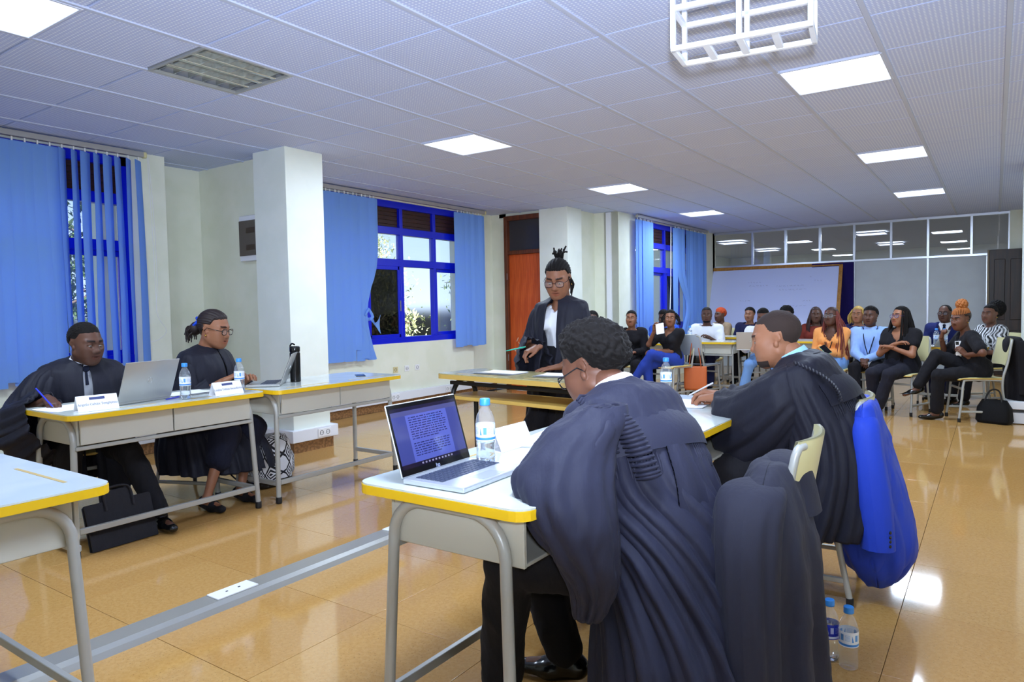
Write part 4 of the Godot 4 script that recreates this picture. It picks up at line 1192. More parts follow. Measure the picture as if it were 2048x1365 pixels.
func pen(lab: String, tip: Vector3, end: Vector3, c: Color) -> void:
	var t := thing("pen", lab, "pen", tip)
	var d := (end - tip).normalized() * 0.145
	var mb := MB.new()
	mb.tube([d * 0.06, d * 0.13, d * 0.9, d], [0.002, 0.0042, 0.0045, 0.004], 9)
	put("barrel", mb, mat(c, 0.3), t)
	mb = MB.new()
	mb.tube([Vector3.ZERO, d * 0.07], [0.0006, 0.002], 7)
	put("tip", mb, M.steel, t)

func phone(lab: String, at: Vector3, bs: Basis, m: Material, back := false) -> void:
	var t := thing("phone", lab, "phone", at)
	t.basis = bs
	var mb := MB.new()
	mb.box(Vector3.ZERO, Vector3(0.074, 0.15, 0.008), 0.003)
	put("body", mb, m, t)
	mb = MB.new()
	if back:
		mb.box(Vector3(-0.018, 0.052, 0.005), Vector3(0.03, 0.034, 0.003), 0.001)
		for k in 2: mb.lathe([Vector2(0, 0), Vector2(0.006, 0), Vector2(0.006, 0.002), Vector2(0, 0.0022)], Vector3(-0.018, 0.046 + k * 0.014, 0.006), 12, Basis(Vector3.RIGHT, PI / 2))
		put("camera", mb, M.sleek, t)
		mb = MB.new()
		var pts := []
		for k in 21: pts.append(Vector3(cos(TAU * k / 20.0) * 0.022, -0.012 + sin(TAU * k / 20.0) * 0.022, 0.0045))
		mb.tube(pts, 0.0025, 6, false)
		mb.tube([Vector3(0, -0.044, 0.0045), Vector3(0, -0.058, 0.0045)], 0.002, 6)
		put("charging_ring", mb, M.sleek, t)
	else:
		mb.box(Vector3(0, 0, 0.0043), Vector3(0.068, 0.144, 0.0006))
		put("screen", mb, mat(col(12, 12, 18), 0.08), t)

func bags() -> void:
	# document case leaning under the left table
	var t := thing("document_case", "black document case with a carrying handle standing on the floor under the left table", "bag", Vector3(-3.39, 0.0, 2.74), PI / 2 + 0.03)
	t.basis = Basis(Vector3.UP, PI / 2 + 0.03) * Basis(Vector3.RIGHT, -0.30)
	for s in [-1, 1]:
		var mb := MB.new()
		var pl := PackedVector2Array([Vector2(-0.18, 0.0), Vector2(0.18, 0.0), Vector2(0.18, 0.24), Vector2(0.17, 0.25), Vector2(0.075, 0.25), Vector2(0.07, 0.285), Vector2(0.055, 0.305), Vector2(-0.055, 0.305), Vector2(-0.07, 0.285), Vector2(-0.075, 0.25), Vector2(-0.17, 0.25), Vector2(-0.18, 0.24)])
		mb.prism(pl, 0.010, Transform3D(Basis(), Vector3(0, 0, 0.012 * s - 0.005)))
		put("side", mb, fabric(col(34, 33, 38), 0.6), t)
		mb = MB.new()
		mb.tube(curve([Vector3(-0.075, 0.20, s * 0.02), Vector3(-0.072, 0.285, s * 0.02), Vector3(-0.045, 0.318, s * 0.02), Vector3(0.045, 0.318, s * 0.02), Vector3(0.072, 0.285, s * 0.02), Vector3(0.075, 0.20, s * 0.02)], 5), 0.011, 8, true, 0.6)
		put("handle", mb, fabric(col(44, 43, 48), 0.7), t)
	# backpack with a diamond weave
	var im := Image.create(256, 256, false, Image.FORMAT_RGB8)
	for y in 256:
		for x in 256:
			var u := fposmod(x / 64.0, 1.0); var v := fposmod(y / 85.33, 1.0)
			var d := absf(u - 0.5) + absf(v - 0.5)
			im.set_pixel(x, y, col(18, 18, 26) if (d > 0.44 and d < 0.58) or (d > 0.22 and d < 0.33) or d < 0.10 else col(226, 228, 234))
	var wv := mat(Color.WHITE, 0.85)
	wv.albedo_texture = ImageTexture.create_from_image(im)
	wv.uv1_scale = Vector3(2.6, 1.4, 1)
	t = thing("backpack", "black and white diamond patterned backpack on the floor under the second left table", "bag", Vector3(-3.80, 0, 1.50), PI / 2)
	var sq := func(y: float, wx: float, wz: float) -> PackedVector3Array:
		var row := PackedVector3Array()
		for k in 33:
			var a := -TAU * k / 32.0
			row.append(Vector3(signf(cos(a)) * pow(absf(cos(a)), 0.5) * wx, y, signf(sin(a)) * pow(absf(sin(a)), 0.5) * wz))
		return row
	var mb := MB.new()
	mb.sheet([sq.call(0.05, 0.152, 0.092), sq.call(0.12, 0.16, 0.10), sq.call(0.22, 0.158, 0.098), sq.call(0.32, 0.14, 0.088), sq.call(0.365, 0.12, 0.06), sq.call(0.375, 0.09, 0.03), sq.call(0.376, 0.0, 0.0)])
	put("body", mb, wv, t)
	mb = MB.new()
	mb.sheet([sq.call(0.0, 0.0, 0.0), sq.call(0.0, 0.13, 0.08), sq.call(0.012, 0.152, 0.096), sq.call(0.055, 0.156, 0.096)])
	put("bottom", mb, M.sleek, t)
	for s in [-1, 1]:
		mb = MB.new()
		mb.sheet([sq.call(0.07, 0.05, 0.02), sq.call(0.10, 0.06, 0.032), sq.call(0.2, 0.058, 0.032), sq.call(0.23, 0.045, 0.02), sq.call(0.232, 0.0, 0.0)])
		var o := MB.new()
		o.add(mb, Transform3D(Basis(Vector3.UP, s * PI / 2), Vector3(s * 0.155, 0, 0.0)))
		put("side_pocket", o, wv, t)
	mb = MB.new()
	mb.tube(curve([Vector3(-0.10, 0.33, -0.07), Vector3(-0.22, 0.30, -0.10), Vector3(-0.28, 0.18, -0.10), Vector3(-0.22, 0.08, -0.09), Vector3(-0.14, 0.03, -0.08)], 6), 0.011, 7, true, 0.5)
	put("strap", mb, M.black, t)
	# black handbag on the grey chair and orange tote beside it
	t = thing("handbag", "small black handbag hanging on the grey perforated chair", "bag", Vector3(-2.76, 0.47, -4.52), 0.1)
	mb = MB.new()
	mb.sheet([sq.call(0.0, 0.0, 0.0), sq.call(0.0, 0.10, 0.035), sq.call(0.02, 0.115, 0.045), sq.call(0.12, 0.105, 0.035), sq.call(0.16, 0.095, 0.012), sq.call(0.161, 0.0, 0.0)])
	put("body", mb, M.sleek, t)
	mb = MB.new()
	mb.tube(curve([Vector3(-0.06, 0.15, 0.02), Vector3(-0.05, 0.23, 0.0), Vector3(0.05, 0.23, 0.0), Vector3(0.06, 0.15, 0.02)], 5), 0.006, 6)
	put("handle", mb, M.black, t)
	t = thing("tote_bag", "orange tote bag hanging from the cream chair of the person in jeans", "bag", Vector3(-2.74, 0.12, -4.42), 0.2)
	mb = MB.new()
	mb.sheet([sq.call(0.0, 0.0, 0.0), sq.call(0.0, 0.13, 0.03), sq.call(0.03, 0.15, 0.045), sq.call(0.30, 0.15, 0.03), sq.call(0.32, 0.145, 0.012), sq.call(0.321, 0.0, 0.0)])
	put("body", mb, mat(col(196, 96, 40), 0.55), t)
	mb = MB.new()
	mb.tube(curve([Vector3(-0.08, 0.30, 0.02), Vector3(-0.05, 0.62, -0.02), Vector3(-0.02, 0.72, -0.05), Vector3(0.03, 0.62, -0.02), Vector3(0.08, 0.30, 0.02)], 6), 0.007, 6)
	put("strap", mb, mat(col(176, 82, 36), 0.55), t)
	t = thing("handbag", "black bag on the floor under the side facing cream chair at the right", "bag", Vector3(0.56, 0, -3.95), -0.4)
	mb = MB.new()
	mb.sheet([sq.call(0.0, 0.0, 0.0), sq.call(0.0, 0.14, 0.07), sq.call(0.03, 0.16, 0.085), sq.call(0.16, 0.15, 0.07), sq.call(0.24, 0.11, 0.03), sq.call(0.245, 0.0, 0.0)])
	put("body", mb, fabric(col(18, 18, 20), 0.7), t)
	mb = MB.new()
	mb.tube(curve([Vector3(-0.08, 0.22, 0.03), Vector3(-0.04, 0.33, 0.0), Vector3(0.04, 0.33, 0.0), Vector3(0.08, 0.22, 0.03)], 5), 0.008, 6)
	put("handle", mb, M.black, t)

func jackets() -> void:
	# black suit jacket over the near half of the chair back behind the closest man
	var t := thing("suit_jacket", "black suit jacket hung over the chair back behind the closest robed man", "jacket", Vector3(0.015, -0.075, 2.53), -1.45)
	var m := fabric(col(44, 44, 56), 0.75, 0.15, 7.0)
	var X := Vector3(1, 0, 0); var Z := Vector3(0, 0, 1)
	# own x runs along the backrest towards the camera, own -z is the side away from the sitter
	put("body", wrinkle(loft([[Vector3(-0.02, 0.868, 0), X * 0.002, Z * 0.002, 0.0], [Vector3(-0.01, 0.862, 0), X * 0.10, Z * 0.04, 0.0], [Vector3(0.0, 0.825, 0.0), X * 0.17, Z * 0.065, 0.01], [Vector3(0.02, 0.75, 0.0), X * 0.215, Z * 0.095, 0.02], [Vector3(0.03, 0.6, 0.0), X * 0.235, Z * 0.13, 0.08], [Vector3(0.035, 0.42, -0.0), X * 0.24, Z * 0.14, 0.12], [Vector3(0.04, 0.25, -0.0), X * 0.25, Z * 0.15, 0.13], [Vector3(0.04, 0.06, -0.01), X * 0.25, Z * 0.15, 0.09]], 8, 110, 6, 1.3), 0.014, 4.0, 8), m, t)
	put("sleeve", loft([[Vector3(0.10, 0.845, 0.02), X * 0.002, Z * 0.002, 0.0], [Vector3(0.15, 0.82, 0.03), X * 0.075, Z * 0.085, 0.0], [Vector3(0.22, 0.72, 0.035), X * 0.082, Z * 0.092, 0.06], [Vector3(0.26, 0.55, 0.03), X * 0.078, Z * 0.086, 0.09], [Vector3(0.275, 0.36, 0.02), X * 0.074, Z * 0.082, 0.07], [Vector3(0.28, 0.20, 0.015), X * 0.066, Z * 0.078, 0.03]], 8, 64, 5, 2.3), m, t)
	put("collar", loft([[Vector3(-0.10, 0.884, -0.01), X * 0.002, Z * 0.002, 0.0], [Vector3(-0.09, 0.872, -0.02), X * 0.085, Z * 0.045, 0.02], [Vector3(-0.08, 0.83, -0.03), X * 0.11, Z * 0.075, 0.02], [Vector3(-0.06, 0.72, -0.04), X * 0.12, Z * 0.09, 0.03]], 5, 50, 3, 0.4), m, t)
	var mb := MB.new()
	mb.box(Vector3(0.10, 0.62, 0.135), Vector3(0.11, 0.02, 0.008), 0.003, Basis(Vector3.UP, 0.12))
	put("pocket", mb, m, t)
	# blue suit jacket over the chair of the man in profile
	t = thing("suit_jacket", "bright royal blue suit jacket hung over the chair back behind the robed man in profile", "jacket", Vector3(0.10, -0.06, 1.35), -1.48)
	m = fabric(col(38, 66, 182), 0.6, 0.12, 7.0)
	put("body", wrinkle(loft([[Vector3(0, 0.905, 0), X * 0.002, Z * 0.002, 0.0], [Vector3(0, 0.897, 0), X * 0.17, Z * 0.035, 0.0], [Vector3(0, 0.86, 0.0), X * 0.225, Z * 0.055, 0.01], [Vector3(0.0, 0.72, -0.01), X * 0.235, Z * 0.085, 0.02], [Vector3(0, 0.55, -0.02), X * 0.24, Z * 0.125, 0.04], [Vector3(0.0, 0.36, -0.035), X * 0.235, Z * 0.150, 0.07], [Vector3(0.0, 0.24, -0.05), X * 0.21, Z * 0.135, 0.07], [Vector3(0.0, 0.15, -0.06), X * 0.13, Z * 0.07, 0.04]], 8, 110, 6, 3.1), 0.02, 3.5, 5), m, t)
	var sl := put("sleeve", loft([[Vector3(0.17, 0.875, -0.01), X * 0.002, Z * 0.002, 0.0], [Vector3(0.20, 0.84, -0.01), X * 0.05, Z * 0.050, 0.0], [Vector3(0.225, 0.72, -0.02), X * 0.055, Z * 0.060, 0.03], [Vector3(0.235, 0.55, -0.04), X * 0.058, Z * 0.066, 0.04], [Vector3(0.24, 0.40, -0.055), X * 0.055, Z * 0.063, 0.03], [Vector3(0.24, 0.34, -0.06), X * 0.054, Z * 0.062, 0.02]], 8, 44, 4, 4.3), m, t)
	for k in 4:
		mb = MB.new()
		mb.ball(Vector3(0.275 - 0.003 * (k % 2), 0.365 + k * 0.018, -0.104), Vector3(0.007, 0.007, 0.004), Basis(Vector3.UP, 2.6), 10, 6)
		put("button", mb, M.sleek, sl)

func coat() -> void:
	var t := thing("suit_jacket", "black jacket hung over the chair back of the person with the ginger bun", "jacket", Vector3(0.71, 0, -4.20), -1.25)
	put("body", loft([[Vector3(0, 0.875, 0), Vector3(0.05, 0, 0), Vector3(0, 0, 0.015), 0.0], [Vector3(0, 0.865, 0), Vector3(0.17, 0, 0), Vector3(0, 0, 0.045), 0.0], [Vector3(0, 0.78, 0), Vector3(0.215, 0, 0), Vector3(0, 0, 0.07), 0.02], [Vector3(0, 0.5, -0.02), Vector3(0.22, 0, 0), Vector3(0, 0, 0.08), 0.05], [Vector3(0, 0.16, -0.03), Vector3(0.21, 0, 0), Vector3(0, 0, 0.085), 0.08]], 6, 70, 6, 2.2), fabric(col(24, 22, 25)), t)
	put("sleeve", loft([[Vector3(0.17, 0.84, -0.02), Vector3(0.02, 0, 0), Vector3(0, 0, 0.02), 0.0], [Vector3(0.20, 0.80, -0.03), Vector3(0.05, 0, 0), Vector3(0, 0, 0.05), 0.0], [Vector3(0.22, 0.5, -0.04), Vector3(0.055, 0, 0), Vector3(0, 0, 0.06), 0.04], [Vector3(0.22, 0.3, -0.04), Vector3(0.05, 0, 0), Vector3(0, 0, 0.055), 0.03]], 6, 36, 4, 1.2), fabric(col(24, 22, 25)), t)

func fittings() -> void:
	coat()
	# louvred lamp that is switched off
	var t := thing("louvre_light", "unlit fluorescent fitting with a silver louvre grid in the ceiling", "ceiling light", Vector3(-3.3, CEIL, 2.1))
	var mb := MB.new()
	for s in [-1, 1]:
		mb.box(Vector3(s * 0.287, 0, 0), Vector3(0.02, 0.02, 0.594), 0.003)
		mb.box(Vector3(0, 0, s * 0.287), Vector3(0.56, 0.02, 0.02), 0.003)
	put("frame", mb, mat(col(176, 178, 178), 0.4, 0.4), t)
	mb = MB.new()
	mb.box(Vector3(0, 0.075, 0), Vector3(0.57, 0.01, 0.57))
	put("reflector", mb, mat(col(188, 190, 188), 0.3, 0.6), t)
	for k in 4:
		mb = MB.new()
		mb.tube([Vector3(-0.205 + k * 0.137, 0.04, -0.27), Vector3(-0.205 + k * 0.137, 0.04, 0.27)], 0.013, 10)
		put("fluorescent_tube", mb, mat(col(226, 230, 228), 0.3), t)
	var lm := mat(col(206, 210, 206), 0.2, 0.8)
	for k in 3:
		mb = MB.new()
		mb.box(Vector3(-0.137 + k * 0.137, 0.02, 0), Vector3(0.03, 0.045, 0.56), 0.006)
		put("louvre", mb, lm, t)
	for k in 6:
		mb = MB.new()
		mb.box(Vector3(0, 0.024, -0.235 + k * 0.094), Vector3(0.56, 0.035, 0.004), 0.001)
		put("louvre", mb, lm, t)
	# white metal cage for a projector
	t = thing("projector_cage", "white metal cage of square bars hanging below the ceiling", "cage", Vector3(-0.315, 2.33, 1.67), 0.13)
	var cw := mat(col(236, 238, 244), 0.4)
	var W := 0.53; var D := 0.205; var H := 0.385
	var bars := []
	for x in [-W / 2, 0.0, W / 2]:
		for z in [-D / 2, D / 2]: bars.append([Vector3(x, H / 2, z), Vector3(0.022, H, 0.022)])
	for y in [0.0, 0.165, 0.33]:
		for z in [-D / 2, D / 2]: bars.append([Vector3(0, y, z), Vector3(W + 0.02, 0.022, 0.022)])
		for x in [-W / 2, W / 2]: bars.append([Vector3(x, y, 0), Vector3(0.022, 0.022, D)])
	for x in [-W / 4, 0.0, W / 4]: bars.append([Vector3(x, 0, 0), Vector3(0.03, 0.018, D)])
	for b in bars:
		mb = MB.new()
		mb.box(b[0], b[1], 0.003)
		put("bar", mb, cw, t)
	# distribution box and its conduits
	t = thing("distribution_box", "white distribution box with a smoked cover on the wall beside the boxed column", "electric box", Vector3(-5.22, 1.97, 0.558))
	mb = MB.new()
	mb.box(Vector3(0, 0, 0), Vector3(0.36, 0.43, 0.07), 0.008)
	put("case", mb, M.trunk, t)
	mb = MB.new()
	mb.box(Vector3(-0.03, 0, 0.042), Vector3(0.26, 0.33, 0.02), 0.004)
	put("cover", mb, mat(col(92, 84, 80), 0.12), t)
	for y in [0.07, -0.09]:
		mb = MB.new()
		mb.box(Vector3(0.02, y, 0.053), Vector3(0.13, 0.05, 0.006), 0.002)
		put("breaker_row", mb, mat(col(60, 44, 36), 0.4), t)
	mb = MB.new()
	mb.box(Vector3(-5.11, 2.45, 0.545), Vector3(0.10, 0.54, 0.05), 0.004)
	mb.box(Vector3(-5.07, 0.98, 0.535), Vector3(0.025, 1.55, 0.02), 0.003)
	struct("trim_3", "white vertical conduit above and below the distribution box", mb, M.trunk)
	mb = MB.new()
	mb.box(Vector3(-4.36, 1.36, -5.13), Vector3(0.08, 2.7, 0.04), 0.004)
	struct("trim_4", "white vertical conduit between the second pillar and the third window", mb, M.trunk)
	# trunking on the floor with its socket plates
	var pl := PackedVector2Array([Vector2(-0.085, 0), Vector2(0.085, 0), Vector2(0.072, 0.022), Vector2(0.05, 0.034), Vector2(-0.05, 0.034), Vector2(-0.072, 0.022)])
	mb = MB.new()
	mb.prism(pl, 3.6, Transform3D(Basis(), Vector3(-2.21, 0, 1.55)))
	var tk := struct("trim_5", "grey metal cable trunking running along the floor", mb, mat(col(178, 178, 172), 0.28, 0.5))
	for z in [2.86, 1.80]:
		mb = MB.new()
		mb.box(Vector3(-2.21, 0.037, z), Vector3(0.09, 0.008, 0.20), 0.003)
		var pt := put("socket_plate", mb, M.white, tk)
		mb = MB.new()
		for q in [-0.03, 0.03]: mb.box(Vector3(-2.21, 0.042, z + q), Vector3(0.006, 0.002, 0.010))
		put("socket_slot", mb, M.black, pt)
	# wall sockets
	var so := [[Vector3(-5.728, 0.155, -0.70), 0.0], [Vector3(-5.728, 0.155, -1.80), 0.0], [Vector3(-5.728, 0.155, -2.86), 0.0], [Vector3(-4.516, 0.155, 0.38), 0.0], [Vector3(-5.728, 0.155, 2.33), 0.0], [Vector3(-5.776, 0.50, -1.86), 1.0], [Vector3(-5.776, 0.50, -2.07), 2.0], [Vector3(-5.776, 0.50, -2.27), 2.0]]
	var sl := ["double socket in the trunking nearest the boxed column", "middle double socket in the trunking below the second window", "double socket in the trunking nearest the orange door", "double socket in the trunking around the boxed column", "double socket in the trunking behind the writing man's legs", "broken wall socket with wires below the second window", "white wall socket below the second window, beside the broken one", "white wall socket below the second window, last towards the orange door"]
	for k in so.size():
		t = thing("wall_socket", sl[k], "socket", so[k][0], PI / 2, "electric sockets")
		mb = MB.new()
		var wd: float = 0.15 if so[k][1] == 0.0 else 0.085
		mb.box(Vector3.ZERO, Vector3(wd, 0.075, 0.008), 0.003)
		put("plate", mb, mat(col(214, 200, 150), 0.5) if so[k][1] == 1.0 else M.white, t)
		mb = MB.new()
		for q in ([-0.036, 0.036] if so[k][1] == 0.0 else [0.0]):
			var ring := []
			for i in 15: ring.append(Vector3(q + cos(TAU * i / 14.0) * 0.02, sin(TAU * i / 14.0) * 0.02, 0.0045))
			mb.tube(ring, 0.0022, 5, false)
			for s in [-1, 1]: mb.ball(Vector3(q + s * 0.009, 0, 0.0045), Vector3.ONE * 0.003, Basis(), 6, 4)
		put("outlet", mb, mat(col(90, 90, 94), 0.5), t)

func boards() -> void:
	# whiteboard leaning on the partition
	var bs := Basis(Vector3.RIGHT, -0.34)
	var t := thing("whiteboard", "large whiteboard in a wooden frame leaning on the partition, with faint notes", "whiteboard", Vector3(-3.05, 0.62, -9.06), 0.0)
	t.basis = bs
	var W := 2.56; var H := 1.46
	var mb := MB.new()
	mb.box(Vector3(0, H / 2, 0), Vector3(W - 0.08, H - 0.08, 0.016), 0.002)
	put("board", mb, mat(col(196, 204, 240), 0.12), t)
	for s in [-1, 1]:
		mb = MB.new()
		mb.box(Vector3(s * (W / 2 - 0.03), H / 2, 0.004), Vector3(0.065, H, 0.035), 0.006)
		put("frame", mb, M.oak, t)
		mb = MB.new()
		mb.box(Vector3(0, H / 2 + s * (H / 2 - 0.03), 0.004), Vector3(W, 0.065, 0.035), 0.006)
		put("frame", mb, M.oak, t)
	var rng := RandomNumberGenerator.new()
	rng.seed = 21
	var ink := mat(col(96, 100, 140), 0.6)
	mb = MB.new()
	for q in [[-0.42, 1.12, 0.22], [-0.40, 1.05, 0.32], [0.12, 1.03, 0.50], [0.18, 0.95, 0.50], [0.80, 1.12, 0.14], [0.72, 1.20, 0.05], [-0.55, 0.74, 0.16], [0.62, 0.72, 0.16], [0.45, 0.62, 0.22], [-0.2, 0.5, 0.18]]:
		var x: float = q[0]
		while x < q[0] + q[2]:
			var pts := []
			var n := rng.randi_range(4, 8)
			for k in n: pts.append(Vector3(x + k * 0.007, q[1] + rng.randf_range(-0.012, 0.014), 0.0088))
			mb.tube(pts, 0.0014, 4)
			x += n * 0.007 + 0.02
	var nt := put("handwriting", mb, ink, t)
	nt.set_meta("kind", "stuff")
	t = thing("pinboard", "dark blue felt board on the partition behind the right end of the whiteboard", "board", Vector3(-1.95, 0.75, -9.53))
	mb = MB.new()
	mb.box(Vector3(0, 0.62, 0), Vector3(0.72, 1.25, 0.03), 0.004)
	put("felt", mb, fabric(col(30, 22, 84), 0.95), t)
func limb_hand(mb: MB, J: Dictionary, sd: String, pose: String, cell: float, fd: Vector3, pd: Vector3) -> void:
	var w: Vector3 = J["w" + sd]
	var d: Vector3 = fd if fd.length() > 0.1 else (w - (J["el" + sd] as Vector3)).normalized()
	var b := frame(d, -pd)
	if sd == "L": b.x = -b.x
	var s: float = J.s * (0.93 if J.fem > 0.5 else 1.0)
	mb.add(hand_mesh(pose, cell), Transform3D(b.scaled_local(Vector3.ONE * s), w))

func wrinkle(mb: MB, amp: float, fr: float, sd: int, dir := Vector3(1, 0.45, 1)) -> MB:
	var nz := FastNoiseLite.new()
	nz.seed = sd; nz.frequency = fr; nz.fractal_octaves = 3
	nz.fractal_type = FastNoiseLite.FRACTAL_RIDGED
	for i in mb.v.size():
		mb.v[i] += mb.n[i] * amp * (nz.get_noise_3dv(mb.v[i] * dir) - 0.1)
	for i in mb.n.size(): mb.n[i] = mb.n[i] * 0.0001
	for k in range(0, mb.ix.size(), 3):
		var a := mb.ix[k]; var b := mb.ix[k + 2]; var d := mb.ix[k + 1]
		var nn := (mb.v[b] - mb.v[a]).cross(mb.v[d] - mb.v[a])
		mb.n[a] += nn * 1e4; mb.n[b] += nn * 1e4; mb.n[d] += nn * 1e4
	for i in mb.n.size(): mb.n[i] = mb.n[i].normalized()
	return mb

func person(P: Dictionary) -> Node3D:
	var t := thing("person", P.label, "person", P.at, P.get("yaw", 0.0))
	var J := rig(P)
	t.set_meta("group", P.get("group", "people in the room"))
	P.J = J
	var near: bool = P.get("near", false)
	var cell := 0.012 if near else 0.014
	var hc := 0.0032 if near else 0.005
	var fem: bool = P.get("fem", false)
	var sk := skin(P.get("skin", 1))
	var s: float = J.s
	# body
	var F := Field.new()
	torso(F, J, -0.030 if P.get("robed", false) else -0.012)
	for sd in ["L", "R"]: arm(F, J, sd, -0.004 if P.get("bare", false) else -0.016 if P.get("robed", false) else -0.009, 1.0)
	legs(F, J, -0.008)
	F.cap(J.neck + J.sb * Vector3(0, -0.06, 0), J.neck.lerp(J.head, 0.25), 0.058 * s, (0.052 - 0.006 * J.fem) * s, 0.03)
	F.cap(J.neck.lerp(J.head, 0.25), J.neck.lerp(J.head, 0.75), (0.052 - 0.006 * J.fem) * s, 0.050 * s, 0.02)
	for sd in ["L", "R"]:
		var an: Vector3 = J["an" + sd]; var fd: Vector3 = (J["ft" + sd] as Vector3).normalized()
		F.cap(an + Vector3(0, -0.03, 0) - fd * 0.02, an + Vector3(0, -0.05, 0) + fd * 0.13, 0.030 * s, 0.024 * s, 0.03)
	var body := F.bake(cell)
	var hs: float = P.get("hs", 1.0) * s
	var hm := head_mesh(hc, fem)
	var htf := Transform3D((J.hb as Basis).scaled_local(Vector3.ONE * hs), J.head)
	body.add(hm, htf)
	for sd in ["L", "R"]:
		limb_hand(body, J, sd, P.get("hand" + sd, "relax"), 0.003 if near else 0.0045, P.get("fd" + sd, Vector3.ZERO), P.get("pd" + sd, Vector3(0, -1, 0)))
	put("body", body, sk, t)
	# eyes
	var gz: float = P.get("gaze", 0.0)
	for k in [-1.0, 1.0]:
		var e := MB.new()
		e.tint = Color(0.34, 0.31, 0.28)
		var ce := Vector3(k * 0.031, 0.0030, 0.0722)
		e.ball(htf * ce, Vector3.ONE * 0.0122 * hs, Basis(), 10, 8)
		e.tint = Color(0.02, 0.012, 0.01)
		var gd := Vector3(P.get("look", 0.0), gz, 1).normalized()
		e.ball(htf * (ce + gd * 0.0080), Vector3.ONE * 0.0056 * hs, Basis(), 8, 6)
		put("eye", e, eye_mat, t)
	hair(t, P, hm, htf)
	# clothes
	var top: Array = P.get("top", [])
	if top.size():
		var G := Field.new()
		torso(G, J, top[2], not P.get("robed", false))
		for sd in ["L", "R"]:
			if top[1] > 0.0: arm(G, J, sd, top[2] * (1.2 if top[1] < 0.9 else 1.0), top[1])
		var mb := G.bake(cell)
		cutneck(mb, J, P.get("neckline", 0.0))
		put(P.get("topname", "shirt"), wrinkle(mb, 0.010 if near else 0.009, 6.0, 9 + int(P.at.x * 7)), top[0], t)
	if P.has("bottom"):
		var G := Field.new()
		G.cap(J.pel + J.sb * Vector3(-0.05, 0.03, 0) * s, J.pel + J.sb * Vector3(0.05, 0.03, 0) * s, 0.117 * s * J.fat + 0.008, 0.117 * s * J.fat + 0.008, 0.05)
		legs(G, J, 0.010, 1.0)
		put("trousers", wrinkle(G.bake(cell), 0.010, 6.0, 4), P.bottom, t)
	if P.has("skirt"):
		var G := Field.new()
		G.cap(J.pel + Vector3(-0.06, 0.0, 0), J.pel + Vector3(0.06, 0.0, 0), 0.15 * s, 0.15 * s, 0.08)
		for sd in ["L", "R"]:
			G.cap(J["hp" + sd], J["kn" + sd], 0.108 * s, 0.08 * s, 0.08)
			G.cap(J["kn" + sd], (J["kn" + sd] as Vector3).lerp(J["an" + sd], 0.42), 0.078 * s, 0.078 * s, 0.08)
		put("skirt", wrinkle(G.bake(cell), 0.012, 5.0, 14), P.skirt, t)
	for sd in ["L", "R"]:
		var G := Field.new()
		var an: Vector3 = J["an" + sd]; var fd: Vector3 = (J["ft" + sd] as Vector3).normalized()
		var low: bool = P.get("flats", false)
		G.cap(an + Vector3(0, -0.035, 0) - fd * 0.035, an + Vector3(0, -0.052, 0) + fd * 0.06, 0.040 * s, 0.039 * s, 0.02)
		G.cap(an + Vector3(0, -0.052, 0) + fd * 0.06, an + Vector3(0, -0.058, 0) + fd * 0.155, 0.039 * s, 0.028 * s, 0.02, Vector3.UP, 1.25)
		if not low: G.cap(an + Vector3(0, -0.01, 0), an + Vector3(0, 0.03, 0), 0.042 * s, 0.042 * s, 0.02)
		var sh := G.bake(0.008)
		for i in sh.v.size():
			if low and (sh.v[i] - an).dot(fd) > -0.02 and (sh.v[i] - an).dot(fd) < 0.065: sh.v[i].y = minf(sh.v[i].y, an.y - 0.045)
			sh.v[i].y = maxf(sh.v[i].y, an.y - 0.084)
		put("shoe", sh, P.get("shoes", M.sleek), t)
	if P.has("collar"):
		var mb := MB.new()
		for k in [-1.0, 1.0]:
			var rows := []
			for r in 2:
				var row := PackedVector3Array()
				for i in 12:
					var a := PI * i / 11.0
					var rr := (0.062 if r == 0 else 0.078) * s
					row.append(J.neck + J.sb * (Vector3(k * sin(a) * rr, (0.045 if r == 0 else -0.002) * s - (0.055 * pow(sin(clampf(i / 11.0 - 0.45, 0, 1) * PI * 0.9), 2.0) if r == 1 else 0.03 * (i / 11.0)), -cos(a) * rr * 0.95 + 0.008)))
				rows.append(row)
			var cb := MB.new()
			cb.sheet(rows, false, k > 0)
			cb.thicken(0.004)
			mb.add(cb)
		put("collar", mb, P.collar, t)
	if P.has("glasses"): glasses(t, htf, P.glasses)
	if P.get("earrings", false):
		for k in [-1.0, 1.0]:
			var mb := MB.new()
			mb.ball(htf * Vector3(k * 0.078, -0.038, -0.002), Vector3.ONE * 0.007, Basis(), 8, 6)
			put("earring", mb, M.gold, t)
	return t

var eye_mat: StandardMaterial3D

func cutneck(mb: MB, J: Dictionary, deep: float) -> void:
	# push the cloth inside the body above the neckline, so that neck and chest show
	var inv := (J.sb as Basis).inverse()
	for i in mb.v.size():
		var q: Vector3 = inv * (mb.v[i] - J.neck)
		var r := Vector2(q.x / 0.075, q.z / 0.075).length()
		var line := -0.012 - (deep * clampf(1.0 - absf(q.x) / 0.09, 0, 1) if q.z > 0.0 else 0.0)
		if q.y > line and absf(q.x) < 0.085 and (r < 1.05 or q.z > 0.0): mb.v[i] -= mb.n[i] * 0.045

